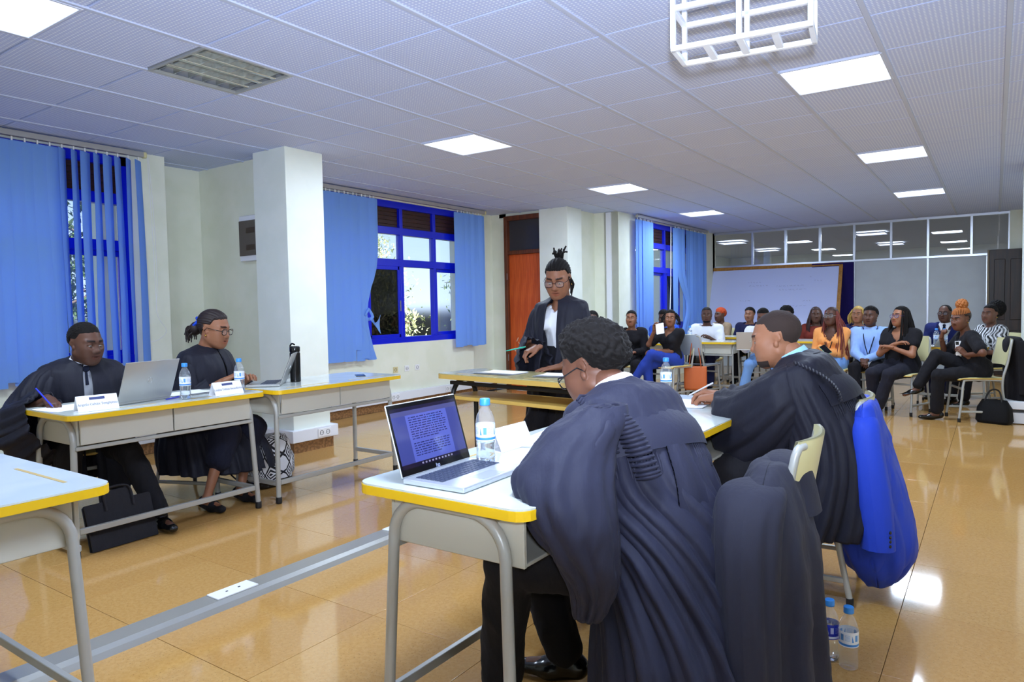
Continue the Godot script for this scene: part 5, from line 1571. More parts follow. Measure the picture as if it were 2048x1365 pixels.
func glasses(t: Node3D, htf: Transform3D, m: Material) -> void:
	var g := Node3D.new()
	var mb := MB.new()
	for k in [-1.0, 1.0]:
		var pts := []
		for i in 17:
			var a := TAU * i / 16.0
			pts.append(Vector3(k * 0.034 + 0.025 * signf(cos(a)) * pow(absf(cos(a)), 0.7), 0.001 + 0.0185 * signf(sin(a)) * pow(absf(sin(a)), 0.7), 0.099 - 0.004 * absf(cos(a))))
		mb.tube(pts, 0.0024, 6, false)
		mb.tube([Vector3(k * 0.059, 0.006, 0.094), Vector3(k * 0.076, 0.008, 0.055), Vector3(k * 0.0795, 0.010, 0.0), Vector3(k * 0.076, -0.01, -0.018)], 0.0022, 5)
	mb.tube([Vector3(-0.010, 0.006, 0.099), Vector3(0, 0.009, 0.102), Vector3(0.010, 0.006, 0.099)], 0.002, 5)
	var o := MB.new()
	o.add(mb, htf)
	g.free()
	var fr := put("glasses", o, m, t)
	for k in [-1.0, 1.0]:
		var ln := MB.new()
		var ring := PackedVector3Array()
		for i in 16:
			var a := TAU * i / 16.0
			ring.append(Vector3(k * 0.034 + 0.0245 * signf(cos(a)) * pow(absf(cos(a)), 0.7), 0.001 + 0.018 * signf(sin(a)) * pow(absf(sin(a)), 0.7), 0.098))
		ln.fan(ring, Vector3(0, 0, 1))
		var l2 := MB.new()
		l2.add(ln, htf)
		put("lens", l2, M.lens, fr)

func hair(t: Node3D, P: Dictionary, hm: MB, htf: Transform3D) -> void:
	var st: String = P.get("hair", "short")
	var m: Material = P.get("haircol", M.hair)
	var rng := RandomNumberGenerator.new()
	rng.seed = 7 + int(absf(P.at.x) * 100)
	var mb := MB.new()
	var kids := []   # [name, MB, material]
	match st:
		"short": mb = hair_mesh(hm, P.get("hl", 0.010), 0.079, 0.046, -0.055, 0.0035, 90.0)
		"fade": mb = hair_mesh(hm, P.get("hl", 0.005), 0.083, 0.052, -0.040, 0.0012, 160.0, 0.0, 0.10)
		"curly": mb = hair_mesh(hm, P.get("hl", 0.022), 0.070, 0.034, -0.060, 0.010, 75.0, 0.0, 0.06)
		"bald": mb = hair_mesh(hm, 0.002, 0.105, 0.02, -0.05, 0.0, 90.0)
		"braids_back", "bun", "long", "puff":
			mb = hair_mesh(hm, 0.006, 0.080, 0.044, -0.062, 0.0, 90.0, 0.0035, 0.012)
	if st == "braids_back":
		var b := MB.new()
		var roots := []; var ends := []
		for k in 34:
			var a := rng.randf_range(-1.2, 1.2)
			roots.append(Vector3(sin(a) * 0.03, -0.005 + rng.randf_range(-0.02, 0.02), -0.10 - 0.01 * cos(a)))
			ends.append(Vector3(sin(a) * rng.randf_range(0.03, 0.07), rng.randf_range(-0.12, -0.05), -0.13 - rng.randf_range(0, 0.05)))
		braids(b, roots, ends, 0.0045, rng, 0.03)
		b.ball(Vector3(0, -0.02, -0.125), Vector3(0.05, 0.045, 0.035))
		kids.append(["braid", b, m])
		b = MB.new()
		var pts := []
		for i in 21:
			var a := TAU * i / 20.0
			pts.append(Vector3(0.036 * cos(a), 0.012 + 0.036 * sin(a), -0.112 + 0.012 * sin(a * 3.0)))
		var rr := []
		for i in 21: rr.append(0.011 + 0.003 * sin(i * 2.3))
		b.tube(pts, rr, 7)
		kids.append(["hair_tie", b, fabric(col(30, 70, 190))])
	elif st == "bun":
		var b := MB.new()
		var bc: Material = P.get("buncol", m)
		for k in 40:
			var y := 1.0 - 2.0 * (k + 0.5) / 40.0
			var a := k * 2.399
			var d := Vector3(cos(a) * sqrt(1 - y * y), y, sin(a) * sqrt(1 - y * y))
			b.ball(Vector3(0, 0.155, -0.035) + d * 0.042, Vector3.ONE * 0.021, Basis(), 8, 6)
		for k in 30:
			var a := TAU * k / 30.0
			b.tube(curve([Vector3(sin(a) * 0.076, 0.06, cos(a) * 0.09 - 0.01), Vector3(sin(a) * 0.06, 0.105, cos(a) * 0.07 - 0.015), Vector3(sin(a) * 0.02, 0.13, cos(a) * 0.02 - 0.03)], 3), 0.006, 5)
		kids.append(["bun", b, bc])
	elif st == "updo":
		mb = hair_mesh(hm, 0.006, 0.078, 0.044, -0.062, 0.0, 90.0, 0.0035, 0.012)
		var b := MB.new()
		for k in 26:
			var a := rng.randf_range(0, TAU)
			var l := rng.randf_range(0.03, 0.065)
			var tip := Vector3(0, 0.125, -0.075) + Vector3(cos(a) * l * 0.8, l * rng.randf_range(0.1, 1.0), sin(a) * l * 0.7 - 0.02)
			b.tube(curve([Vector3(cos(a) * 0.015, 0.085, -0.085 + sin(a) * 0.015), Vector3(cos(a) * 0.03, 0.14, -0.08 + sin(a) * 0.02), tip], 4), 0.0055, 5)
		var roots := []; var ends := []
		for k in 22:
			var a := rng.randf_range(1.3, TAU - 1.3)
			roots.append(Vector3(sin(a) * 0.072, 0.0 + rng.randf_range(-0.02, 0.03), cos(a) * 0.09 - 0.012))
			ends.append(Vector3(sin(a) * 0.068, -0.085 - rng.randf_range(0, 0.06), cos(a) * 0.075 - 0.02))
		braids(b, roots, ends, 0.005, rng, 0.012)
		kids.append(["braid", b, m])
	elif st == "long":
		var b := MB.new()
		var roots := []; var ends := []
		var n: int = P.get("nb", 60)
		for k in n:
			var a := rng.randf_range(0.95, TAU - 0.95)
			var r0 := rng.randf_range(0.85, 1.0)
			roots.append(Vector3(sin(a) * 0.076 * r0, 0.05 + rng.randf_range(-0.05, 0.03), cos(a) * 0.095 * r0 - 0.012))
			var sp := rng.randf_range(0.9, 1.55)
			var len: float = P.get("len", 0.34) * rng.randf_range(0.75, 1.1)
			ends.append(Vector3(sin(a) * 0.085 * sp + P.get("sweep", 0.0) * rng.randf(), -len, cos(a) * 0.075 * sp - 0.02 + 0.05 * (1 if cos(a) > 0 else -1)))
		braids(b, roots, ends, P.get("br", 0.0065), rng, 0.03)
		kids.append(["braid", b, P.get("endcol", m)])
	elif st == "puff":
		var b := MB.new()
		for k in 150:
			var y := 1.0 - 2.0 * (k + 0.5) / 150.0
			var a := k * 2.399
			var d := Vector3(cos(a) * sqrt(1 - y * y), y, sin(a) * sqrt(1 - y * y))
			b.ball(Vector3(0, 0.07, -0.12) + d * 0.085, Vector3.ONE * 0.024, Basis(), 6, 5)
		kids.append(["hair_puff", b, m])
	elif st == "wrap":
		mb = hair_mesh(hm, 0.016, 0.060, 0.01, -0.05, 0.004, 40.0)
	var o := MB.new()
	o.add(mb, htf)
	put("head_wrap" if st == "wrap" else "hair", o, m, t)
	for q in kids:
		o = MB.new()
		o.add(q[1], htf)
		put(q[0], o, q[2], t)
	if P.get("beard", false):
		var bm := MB.new()
		var map := PackedInt32Array()
		map.resize(hm.v.size())
		map.fill(-1)
		var val := func(p: Vector3) -> float: return minf(minf(-0.080 - p.y + 0.10 * maxf(0.0, p.z - 0.07), p.z - 0.040), p.y + 0.112) if p.z > 0.0 else -0.01
		for k in range(0, hm.ix.size(), 3):
			if maxf(val.call(hm.v[hm.ix[k]]), maxf(val.call(hm.v[hm.ix[k + 1]]), val.call(hm.v[hm.ix[k + 2]]))) <= 0.0: continue
			for j in 3:
				var i := hm.ix[k + j]
				if map[i] < 0: map[i] = bm.vert(hm.v[i] + hm.n[i] * (0.0028 * smoothstep(0.0, 0.006, val.call(hm.v[i])) - 0.0006), hm.n[i])
				bm.ix.append(map[i])
		var bd := MB.new()
		bd.add(bm, htf)
		put("beard", bd, m, t)

func lanyard(t: Node3D, J: Dictionary, m: Material, drop := 0.30, card := true) -> void:
	var mb := MB.new()
	var n: Vector3 = J.neck
	var sb: Basis = J.sb
	var low := n + sb * Vector3(0, -drop, 0.155)
	for k in [-1.0, 1.0]:
		mb.tube(curve([n + sb * Vector3(k * 0.02, 0.03, -0.06), n + sb * Vector3(k * 0.068, 0.015, 0.0), n + sb * Vector3(k * 0.062, -0.07, 0.095), n + sb * Vector3(k * 0.035, -drop * 0.6, 0.148), low], 5), 0.006, 5, true, 0.5)
	var l := put("lanyard", mb, m, t)
	if card:
		mb = MB.new()
		mb.box(low + sb * Vector3(0, -0.07, 0.012), Vector3(0.085, 0.11, 0.003), 0.001, sb)
		put("badge", mb, M.paper, l)
# ---------- smooth bodies: distance to tapered capsules and ellipsoids on a grid, meshed as surface nets ----------
class Field:
	var parts := []   # [kind, a, b, ra, rb, k, flat axis, flat scale]
	func cap(a: Vector3, b: Vector3, ra: float, rb: float, k := 0.02, fx := Vector3.ZERO, fs := 1.0) -> void:
		parts.append([0, a, b, ra, rb, k, fx, fs])
	func ell(c: Vector3, r: Vector3, k := 0.015) -> void:
		parts.append([1, c, r, 0.0, 0.0, k, Vector3.ZERO, 1.0])
	func cut(c: Vector3, r: Vector3, k := 0.01) -> void:
		parts.append([2, c, r, 0.0, 0.0, k, Vector3.ZERO, 1.0])

	func bake(cell: float) -> MB:
		var lo := Vector3.ONE * 1e9
		var hi := -lo
		for p in parts:
			if p[0] == 2: continue
			var e: Vector3 = p[2] if p[0] == 1 else Vector3.ONE * maxf(p[3], p[4])
			lo = lo.min(p[1] - e)
			hi = hi.max(p[1] + e)
			if p[0] == 0:
				lo = lo.min(p[2] - e); hi = hi.max(p[2] + e)
		var mg := cell * 3.0
		lo -= Vector3.ONE * mg; hi += Vector3.ONE * mg
		var nx := int((hi.x - lo.x) / cell) + 2
		var ny := int((hi.y - lo.y) / cell) + 2
		var nz := int((hi.z - lo.z) / cell) + 2
		var f := PackedFloat32Array()
		f.resize(nx * ny * nz)
		f.fill(1.0)
		var sy := nx
		var sz := nx * ny
		for p in parts:
			var kind: int = p[0]
			var a: Vector3 = p[1]
			var b: Vector3 = p[2]
			var ra: float = p[3]
			var rb: float = p[4]
			var k: float = p[5]
			var fx: Vector3 = p[6]
			var fs: float = p[7]
			var pad := cell * 2.2 + k * 0.6
			var e: Vector3 = b if kind > 0 else Vector3.ONE * maxf(ra, rb)
			var l := a - e
			var h := a + e
			if kind == 0:
				l = l.min(b - e); h = h.max(b + e)
			l = (l - Vector3.ONE * pad - lo) / cell
			h = (h + Vector3.ONE * pad - lo) / cell
			var i0 := clampi(int(l.x), 0, nx - 1); var i1 := clampi(int(h.x) + 1, 0, nx - 1)
			var j0 := clampi(int(l.y), 0, ny - 1); var j1 := clampi(int(h.y) + 1, 0, ny - 1)
			var k0 := clampi(int(l.z), 0, nz - 1); var k1 := clampi(int(h.z) + 1, 0, nz - 1)
			var ab := b - a
			var ll := maxf(ab.length_squared(), 1e-9)
			var squash := fs != 1.0
			var inv := Vector3(1.0 / maxf(b.x, 1e-5), 1.0 / maxf(b.y, 1e-5), 1.0 / maxf(b.z, 1e-5)) if kind > 0 else Vector3.ONE
			var dr := rb - ra
			for z in range(k0, k1 + 1):
				for y in range(j0, j1 + 1):
					var at := z * sz + y * sy
					for x in range(i0, i1 + 1):
						var q := Vector3(lo.x + x * cell, lo.y + y * cell, lo.z + z * cell) - a
						var d: float
						if kind == 0:
							if squash: q += fx * (q.dot(fx) * (fs - 1.0))
							var t := clampf(q.dot(ab) / ll, 0.0, 1.0)
							d = (q - ab * t).length() - ra - dr * t
							if squash: d /= (1.0 + (fs - 1.0) * 0.5)
						else:
							var u := q * inv
							var w := u * inv
							var m := u.length()
							d = m * (m - 1.0) / maxf(w.length(), 1e-4)
						var o := f[at + x]
						if kind == 2:
							d = -d
							var s := maxf(k - absf(o - d), 0.0) / k
							f[at + x] = maxf(o, d) + s * s * k * 0.25
						else:
							var s := maxf(k - absf(o - d), 0.0) / k
							f[at + x] = minf(o, d) - s * s * k * 0.25
		var out := MB.new()
		var id := PackedInt32Array()
		id.resize(nx * ny * nz)
		id.fill(-1)
		var lim := cell * 1.8
		for z in nz - 1:
			for y in ny - 1:
				var at := z * sz + y * sy
				for x in nx - 1:
					var c0 := f[at + x]
					if absf(c0) > lim: continue
					var i := at + x
					var c1 := f[i + 1]; var c2 := f[i + sy]; var c3 := f[i + sy + 1]
					var c4 := f[i + sz]; var c5 := f[i + sz + 1]; var c6 := f[i + sz + sy]; var c7 := f[i + sz + sy + 1]
					var n := int(c0 < 0) + int(c1 < 0) + int(c2 < 0) + int(c3 < 0) + int(c4 < 0) + int(c5 < 0) + int(c6 < 0) + int(c7 < 0)
					if n == 0 or n == 8: continue
					var s := Vector3.ZERO
					var m := 0
					if (c0 < 0) != (c1 < 0): s += Vector3(c0 / (c0 - c1), 0, 0); m += 1
					if (c2 < 0) != (c3 < 0): s += Vector3(c2 / (c2 - c3), 1, 0); m += 1
					if (c4 < 0) != (c5 < 0): s += Vector3(c4 / (c4 - c5), 0, 1); m += 1
					if (c6 < 0) != (c7 < 0): s += Vector3(c6 / (c6 - c7), 1, 1); m += 1
					if (c0 < 0) != (c2 < 0): s += Vector3(0, c0 / (c0 - c2), 0); m += 1
					if (c1 < 0) != (c3 < 0): s += Vector3(1, c1 / (c1 - c3), 0); m += 1
					if (c4 < 0) != (c6 < 0): s += Vector3(0, c4 / (c4 - c6), 1); m += 1
					if (c5 < 0) != (c7 < 0): s += Vector3(1, c5 / (c5 - c7), 1); m += 1
					if (c0 < 0) != (c4 < 0): s += Vector3(0, 0, c0 / (c0 - c4)); m += 1
					if (c1 < 0) != (c5 < 0): s += Vector3(1, 0, c1 / (c1 - c5)); m += 1
					if (c2 < 0) != (c6 < 0): s += Vector3(0, 1, c2 / (c2 - c6)); m += 1
					if (c3 < 0) != (c7 < 0): s += Vector3(1, 1, c3 / (c3 - c7)); m += 1
					s /= m
					var g := Vector3(c1 + c3 + c5 + c7 - c0 - c2 - c4 - c6, c2 + c3 + c6 + c7 - c0 - c1 - c4 - c5, c4 + c5 + c6 + c7 - c0 - c1 - c2 - c3)
					id[i] = out.vert(lo + (Vector3(x, y, z) + s) * cell, g.normalized())
		for z in range(1, nz - 1):
			for y in range(1, ny - 1):
				var at := z * sz + y * sy
				for x in range(1, nx - 1):
					var i := at + x
					if id[i] < 0: continue
					var neg := f[i] < 0
					if neg != (f[i + 1] < 0) : _q(out, id[i], id[i - sy], id[i - sy - sz], id[i - sz], neg)
					if neg != (f[i + sy] < 0): _q(out, id[i], id[i - sz], id[i - sz - 1], id[i - 1], neg)
					if neg != (f[i + sz] < 0): _q(out, id[i], id[i - 1], id[i - 1 - sy], id[i - sy], neg)
		return out

	func _q(o: MB, a: int, b: int, c: int, d: int, neg: bool) -> void:
		if a < 0 or b < 0 or c < 0 or d < 0: return
		if neg:
			o.tri(a, b, c); o.tri(a, c, d)
		else:
			o.tri(a, c, b); o.tri(a, d, c)

# ---------- templates: head, hands, feet ----------
var heads := {}
func head_mesh(cell: float, fem: bool) -> MB:
	var key := "%s %s" % [cell, fem]
	if heads.has(key): return heads[key]
	var w := 0.95 if fem else 1.0
	var F := Field.new()
	F.ell(Vector3(0, 0.035, -0.014), Vector3(0.074 * w, 0.084, 0.096), 0.01)
	F.ell(Vector3(0, -0.03, 0.026), Vector3(0.058 * w, 0.082, 0.062), 0.04)
	F.ell(Vector3(0, -0.088, 0.058), Vector3(0.024, 0.02, 0.022), 0.03)
	for s in [-1.0, 1.0]:
		F.cap(Vector3(s * 0.050 * w, -0.052, -0.004), Vector3(s * 0.016, -0.092, 0.060), 0.020, 0.016, 0.03)
		F.ell(Vector3(s * 0.040 * w, -0.014, 0.054), Vector3(0.020, 0.018, 0.019), 0.045)
		F.ell(Vector3(s * 0.026 * w, -0.055, 0.052), Vector3(0.024, 0.026, 0.026), 0.045)
		F.cap(Vector3(s * 0.012, 0.028, 0.080), Vector3(s * 0.046 * w, 0.027, 0.062), 0.010, 0.008, 0.018)
	for s in [-1.0, 1.0]:
		F.cut(Vector3(s * 0.031, 0.006, 0.094), Vector3(0.020, 0.015, 0.020), 0.014)
		F.ell(Vector3(s * 0.031, 0.0105, 0.0720), Vector3(0.0165, 0.0085, 0.0140), 0.004)
		F.ell(Vector3(s * 0.031, -0.0045, 0.0708), Vector3(0.0160, 0.0075, 0.0130), 0.004)
	F.cap(Vector3(0, 0.016, 0.080), Vector3(0, -0.022, 0.096), 0.0075, 0.0105, 0.014)
	F.ell(Vector3(0, -0.028, 0.097), Vector3(0.0145, 0.0115, 0.0135), 0.01)
	for s in [-1.0, 1.0]:
		F.ell(Vector3(s * 0.0145, -0.031, 0.088), Vector3(0.0095, 0.0085, 0.011), 0.007)
		F.cap(Vector3(s * 0.023, -0.0608, 0.0752), Vector3(s * 0.005, -0.0560, 0.0885), 0.0042, 0.0068, 0.007)
		F.cap(Vector3(s * 0.022, -0.0626, 0.0752), Vector3(0, -0.0695, 0.0865), 0.0042, 0.0078, 0.006)
	F.cap(Vector3(-0.018, -0.0617, 0.094), Vector3(0.018, -0.0617, 0.094), 0.001, 0.001, 0.002)
	F.parts[F.parts.size() - 1] = [2, Vector3(0, -0.0617, 0.096), Vector3(0.022, 0.0022, 0.012), 0.0, 0.0, 0.003, Vector3.ZERO, 1.0]
	for s in [-1.0, 1.0]:
		F.cap(Vector3(s * 0.0715 * w, 0.012, -0.012), Vector3(s * 0.0745 * w, 0.004, -0.016), 0.017, 0.016, 0.006, Vector3(0.94 * s, 0, 0.34).normalized(), 2.6)
		F.ell(Vector3(s * 0.0715 * w, -0.020, -0.005), Vector3(0.0065, 0.012, 0.009), 0.006)
		F.cut(Vector3(s * 0.083 * w, 0.004, -0.009), Vector3(0.0065, 0.014, 0.008), 0.004)
	F.cap(Vector3(0, -0.06, -0.02), Vector3(0, -0.13, -0.035), 0.052 * w, 0.052 * w, 0.03)
	var m := F.bake(cell)
	for i in m.v.size():
		var p := m.v[i]
		var c := Color(1, 1, 1)
		var ly := (p.y + 0.0625) / 0.0165
		var lx := p.x / 0.027
		if p.z > 0.074 and lx * lx + ly * ly < 1.0: c = Color(1.0, 0.74, 0.72) if p.y < -0.061 else Color(0.78, 0.60, 0.60)
		var by := p.y - 0.0315 + 0.10 * pow(absf(p.x) - 0.03, 2.0) * 60.0 * 0.1
		if p.z > 0.045 and absf(p.x) > 0.012 and absf(p.x) < 0.050 and absf(by) < 0.0052: c = Color(0.12, 0.10, 0.10)
		m.c[i] = c
	heads[key] = m
	return m

func hand_mesh(pose: String, cell: float) -> MB:   # right hand, wrist at the origin, fingers along +z, palm down, thumb at +x
	var key := "%s %s" % [pose, cell]
	if heads.has(key): return heads[key]
	var cu = {"relax": [0.35, 0.5, 0.4], "flat": [0.05, 0.12, 0.08], "pen": [0.75, 0.95, 0.45], "type": [0.15, 0.7, 0.5], "fist": [1.2, 1.5, 0.8], "hold": [0.6, 0.7, 0.4]}[pose]
	var F := Field.new()
	var kn := [Vector3(0.026, 0, 0.088), Vector3(0.0085, 0.003, 0.092), Vector3(-0.0095, 0.001, 0.088), Vector3(-0.026, -0.004, 0.080)]
	var le := [[0.040, 0.024, 0.020], [0.044, 0.028, 0.021], [0.040, 0.026, 0.020], [0.031, 0.019, 0.018]]
	F.cap(Vector3(0, 0, -0.03), Vector3(0, 0, 0.01), 0.026, 0.025, 0.02, Vector3.UP, 1.35)
	for k in 4:
		F.cap(Vector3(kn[k].x * 0.55, -0.002, 0.012), kn[k], 0.0185, 0.0115, 0.014)
	for k in 4:
		var a := 0.0
		var p: Vector3 = kn[k]
		var spread := (1.5 - k) * (0.10 if pose in ["flat", "type"] else 0.03)
		for j in 3:
			a += cu[j] * (1.0 + 0.06 * k) * (0.72 if pose == "pen" and k == 0 else 1.0)
			var d := Vector3(sin(spread) * cos(a), -sin(a), cos(spread) * cos(a))
			var q := p + d * (le[k][j] as float)
			var r: float = [0.0095, 0.0085, 0.0075][j] * (0.9 if k == 3 else 1.0)
			F.cap(p, q, r, r * 0.93, 0.005)
			p = q
	var th := [Vector3(0.016, -0.008, 0.015), Vector3(0.036, -0.016, 0.042), Vector3(0.040, -0.026, 0.070), Vector3(0.034, -0.034, 0.092)]
	if pose in ["flat", "type"]: th = [Vector3(0.016, -0.006, 0.015), Vector3(0.042, -0.010, 0.040), Vector3(0.055, -0.013, 0.066), Vector3(0.060, -0.016, 0.090)]
	F.cap(th[0], th[1], 0.0165, 0.0125, 0.012)
	F.cap(th[1], th[2], 0.0115, 0.0100, 0.006)
	F.cap(th[2], th[3], 0.0100, 0.0085, 0.005)
	var m := F.bake(cell)
	heads[key] = m
	return m

func limb(a: Vector3, b: Vector3, l1: float, l2: float, pole: Vector3) -> Vector3:
	var d := b - a
	var L := clampf(d.length(), 0.05, (l1 + l2) * 0.999)
	var x := (l1 * l1 - l2 * l2 + L * L) / (2.0 * L)
	var h := sqrt(maxf(l1 * l1 - x * x, 0.0))
	var n := d.normalized()
	var p := (pole - n * pole.dot(n)).normalized()
	return a + n * x + p * h

func frame(fwd: Vector3, up: Vector3) -> Basis:   # z = fwd, y as close to up as can be
	var z := fwd.normalized()
	var x := up.cross(z).normalized()
	return Basis(x, z.cross(x), z)

# ---------- a person: joints from a few settings (own axes: +z ahead, +x to the own left) ----------
func rig(P: Dictionary) -> Dictionary:
	var J := {}
	var s: float = P.get("s", 1.0)
	var f: float = 1.0 if P.get("fem", false) else 0.0
	var stand: bool = P.get("stand", false)
	J.s = s
	J.pel = Vector3(0, P.get("hip", 0.92 * s if stand else 0.545), 0)
	var sb := Basis(Vector3.UP, P.get("twist", 0.0)) * Basis(Vector3.RIGHT, P.get("lean", 0.06)) * Basis(Vector3.BACK, P.get("side", 0.0))
	J.sb = sb
	J.neck = J.pel + sb * Vector3(0, P.get("spine", 0.485) * s, 0)
	J.chest = J.neck - sb * Vector3(0, 0.155 * s, -0.01)
	var sw: float = (P.get("sh", 0.172) - 0.022 * f) * s
	J.shL = J.neck + sb * Vector3(sw, -0.062 * s, 0)
	J.shR = J.neck + sb * Vector3(-sw, -0.062 * s, 0)
	var hb := Basis(Vector3.UP, P.get("hy", 0.0)) * Basis(Vector3.RIGHT, P.get("hp", 0.0)) * Basis(Vector3.BACK, P.get("hr", 0.0))
	J.hb = hb
	J.head = J.neck + (sb * Vector3.UP * 0.6 + hb * Vector3.UP * 0.4).normalized() * 0.148 * s + hb * Vector3(0, 0, 0.018)
	if P.has("hoff"): J.head += P.hoff
	J.wL = P.get("wL", Vector3(0.10, 0.64, 0.30)); J.wR = P.get("wR", Vector3(-0.10, 0.64, 0.30))
	J.elL = limb(J.shL, J.wL, 0.285 * s, 0.25 * s, P.get("eL", Vector3(0.5, -0.6, -0.6)))
	J.elR = limb(J.shR, J.wR, 0.285 * s, 0.25 * s, P.get("eR", Vector3(-0.5, -0.6, -0.6)))
	J.hpL = J.pel + Vector3(0.085 * s, -0.02, 0); J.hpR = J.pel + Vector3(-0.085 * s, -0.02, 0)
	var az := 0.0 if stand else 0.44
	J.anL = P.get("anL", Vector3(0.11, 0.085, az)); J.anR = P.get("anR", Vector3(-0.11, 0.085, az))
	J.knL = limb(J.hpL, J.anL, 0.43 * s, 0.42 * s, P.get("kL", Vector3(0.1, 0.5, 1))); J.knR = limb(J.hpR, J.anR, 0.43 * s, 0.42 * s, P.get("kR", Vector3(-0.1, 0.5, 1)))
	J.ftL = P.get("ftL", Vector3(0.15, 0, 1)); J.ftR = P.get("ftR", Vector3(-0.15, 0, 1))
	J.fem = f
	J.fat = P.get("fat", 1.0)
	return J

func torso(F: Field, J: Dictionary, g: float, shoulders := true) -> void:
	var s: float = J.s
	var fx: Vector3 = J.sb.z
	var w: float = J.fat
	F.cap(J.pel + J.sb * Vector3(-0.05, 0.03, 0) * s, J.pel + J.sb * Vector3(0.05, 0.03, 0) * s, 0.115 * s * w + g, 0.115 * s * w + g, 0.05, fx, 1.15)
	F.cap(J.pel + J.sb * Vector3(0, 0.10, 0.01) * s, J.chest, 0.118 * s * w + g, 0.125 * s * w + g, 0.05, fx, 1.25)
	F.cap(J.chest + J.sb * Vector3(-0.075, 0.02, -0.005) * s, J.chest + J.sb * Vector3(0.075, 0.02, -0.005) * s, 0.100 * s * w + g, 0.100 * s * w + g, 0.05, fx, 1.12)
	if J.fem > 0.5:
		for k in [-1.0, 1.0]:
			F.cap(J.chest + J.sb * Vector3(k * 0.07, -0.005, 0.06) * s, J.chest + J.sb * Vector3(k * 0.075, -0.01, 0.085) * s, 0.055 * s + g * 0.8, 0.05 * s + g * 0.8, 0.035)
	if not shoulders: return
	F.cap(J.neck + J.sb * Vector3(0.03, -0.035, -0.01) * s, J.shL, 0.045 * s + g, 0.050 * s + g, 0.05)
	F.cap(J.neck + J.sb * Vector3(-0.03, -0.035, -0.01) * s, J.shR, 0.045 * s + g, 0.050 * s + g, 0.05)

func arm(F: Field, J: Dictionary, sd: String, g: float, upto: float) -> void:   # upto: 1 = wrist, 0.5 = half of the upper arm
	var s: float = J.s
	var a: Vector3 = J["sh" + sd]; var e: Vector3 = J["el" + sd]; var w: Vector3 = J["w" + sd]
	if upto < 0.9:
		F.cap(a, a.lerp(e, upto * 1.5), 0.054 * s + g, 0.048 * s + g * 1.3, 0.03)
	else:
		F.cap(a, e, 0.050 * s + g, 0.041 * s + g, 0.03)
		F.cap(e, e.lerp(w, 0.97 if g > 0 else 1.0), 0.041 * s + g, 0.028 * s + maxf(g, -0.003), 0.02)

func legs(F: Field, J: Dictionary, g: float, long := 1.0) -> void:
	var s: float = J.s
	for sd in ["L", "R"]:
		var h: Vector3 = J["hp" + sd]; var k: Vector3 = J["kn" + sd]; var a: Vector3 = J["an" + sd]
		F.cap(h, k, 0.085 * s * sqrt(J.fat) + g, 0.058 * s + g, 0.04)
		if long >= 1.0: F.cap(k, k.lerp(a, 0.93 if g > 0 else 1.0), 0.056 * s + g, (0.036 if g <= 0 else 0.050) * s + g * 1.2, 0.02)
		elif long > 0.0: F.cap(k, k.lerp(a, long), 0.06 * s + g, 0.055 * s + g * 1.5, 0.02)

var skin_mats := {}
func skin(i: int) -> StandardMaterial3D:
	if not skin_mats.has(i):
		var c: Color = [col(90, 60, 47), col(108, 71, 54), col(132, 88, 65), col(150, 101, 74), col(70, 48, 39), col(164, 113, 83)][i]
		var m := mat(c, 0.48, 0.0, 0.38)
		m.vertex_color_use_as_albedo = true
		m.subsurf_scatter_enabled = true
		m.subsurf_scatter_strength = 0.08
		skin_mats[i] = m
	return skin_mats[i]

var fabs := {}
func fabric(c: Color, rough := 0.85, bump := 0.25, sc := 6.0) -> StandardMaterial3D:
	var key := "%s %s %s" % [c, rough, bump]
	if not fabs.has(key):
		var m := mat(c, rough, 0.0, 0.3)
		m.rim_enabled = true
		m.rim = 0.25
		m.rim_tint = 0.6
		if not fabs.has("bump"): fabs.bump = noise_tex(0.018, 4, Color.BLACK, Color.WHITE, 256, 77, 0.0, 1.0)
		m.heightmap_enabled = true
		m.heightmap_texture = fabs.bump
		m.heightmap_scale = bump
		m.uv1_triplanar = true
		m.uv1_scale = Vector3(sc, sc * 0.4, sc)
		fabs[key] = m
	return fabs[key]

func hairline(p: Vector3, front: float, temple: float, nape: float) -> float:
	var az := absf(atan2(p.x, p.z + 0.012))
	var ks := [0.0, 0.55, 0.95, 1.3, 1.62, 2.1, 2.6, PI]
	var vs := [front, front * 0.93, temple + 0.022, temple - 0.012, 0.026, -0.015, nape + 0.01, nape]
	for i in 7:
		if az <= ks[i + 1]:
			return p.y - lerpf(vs[i], vs[i + 1], smoothstep(ks[i], ks[i + 1], az))
	return p.y - nape

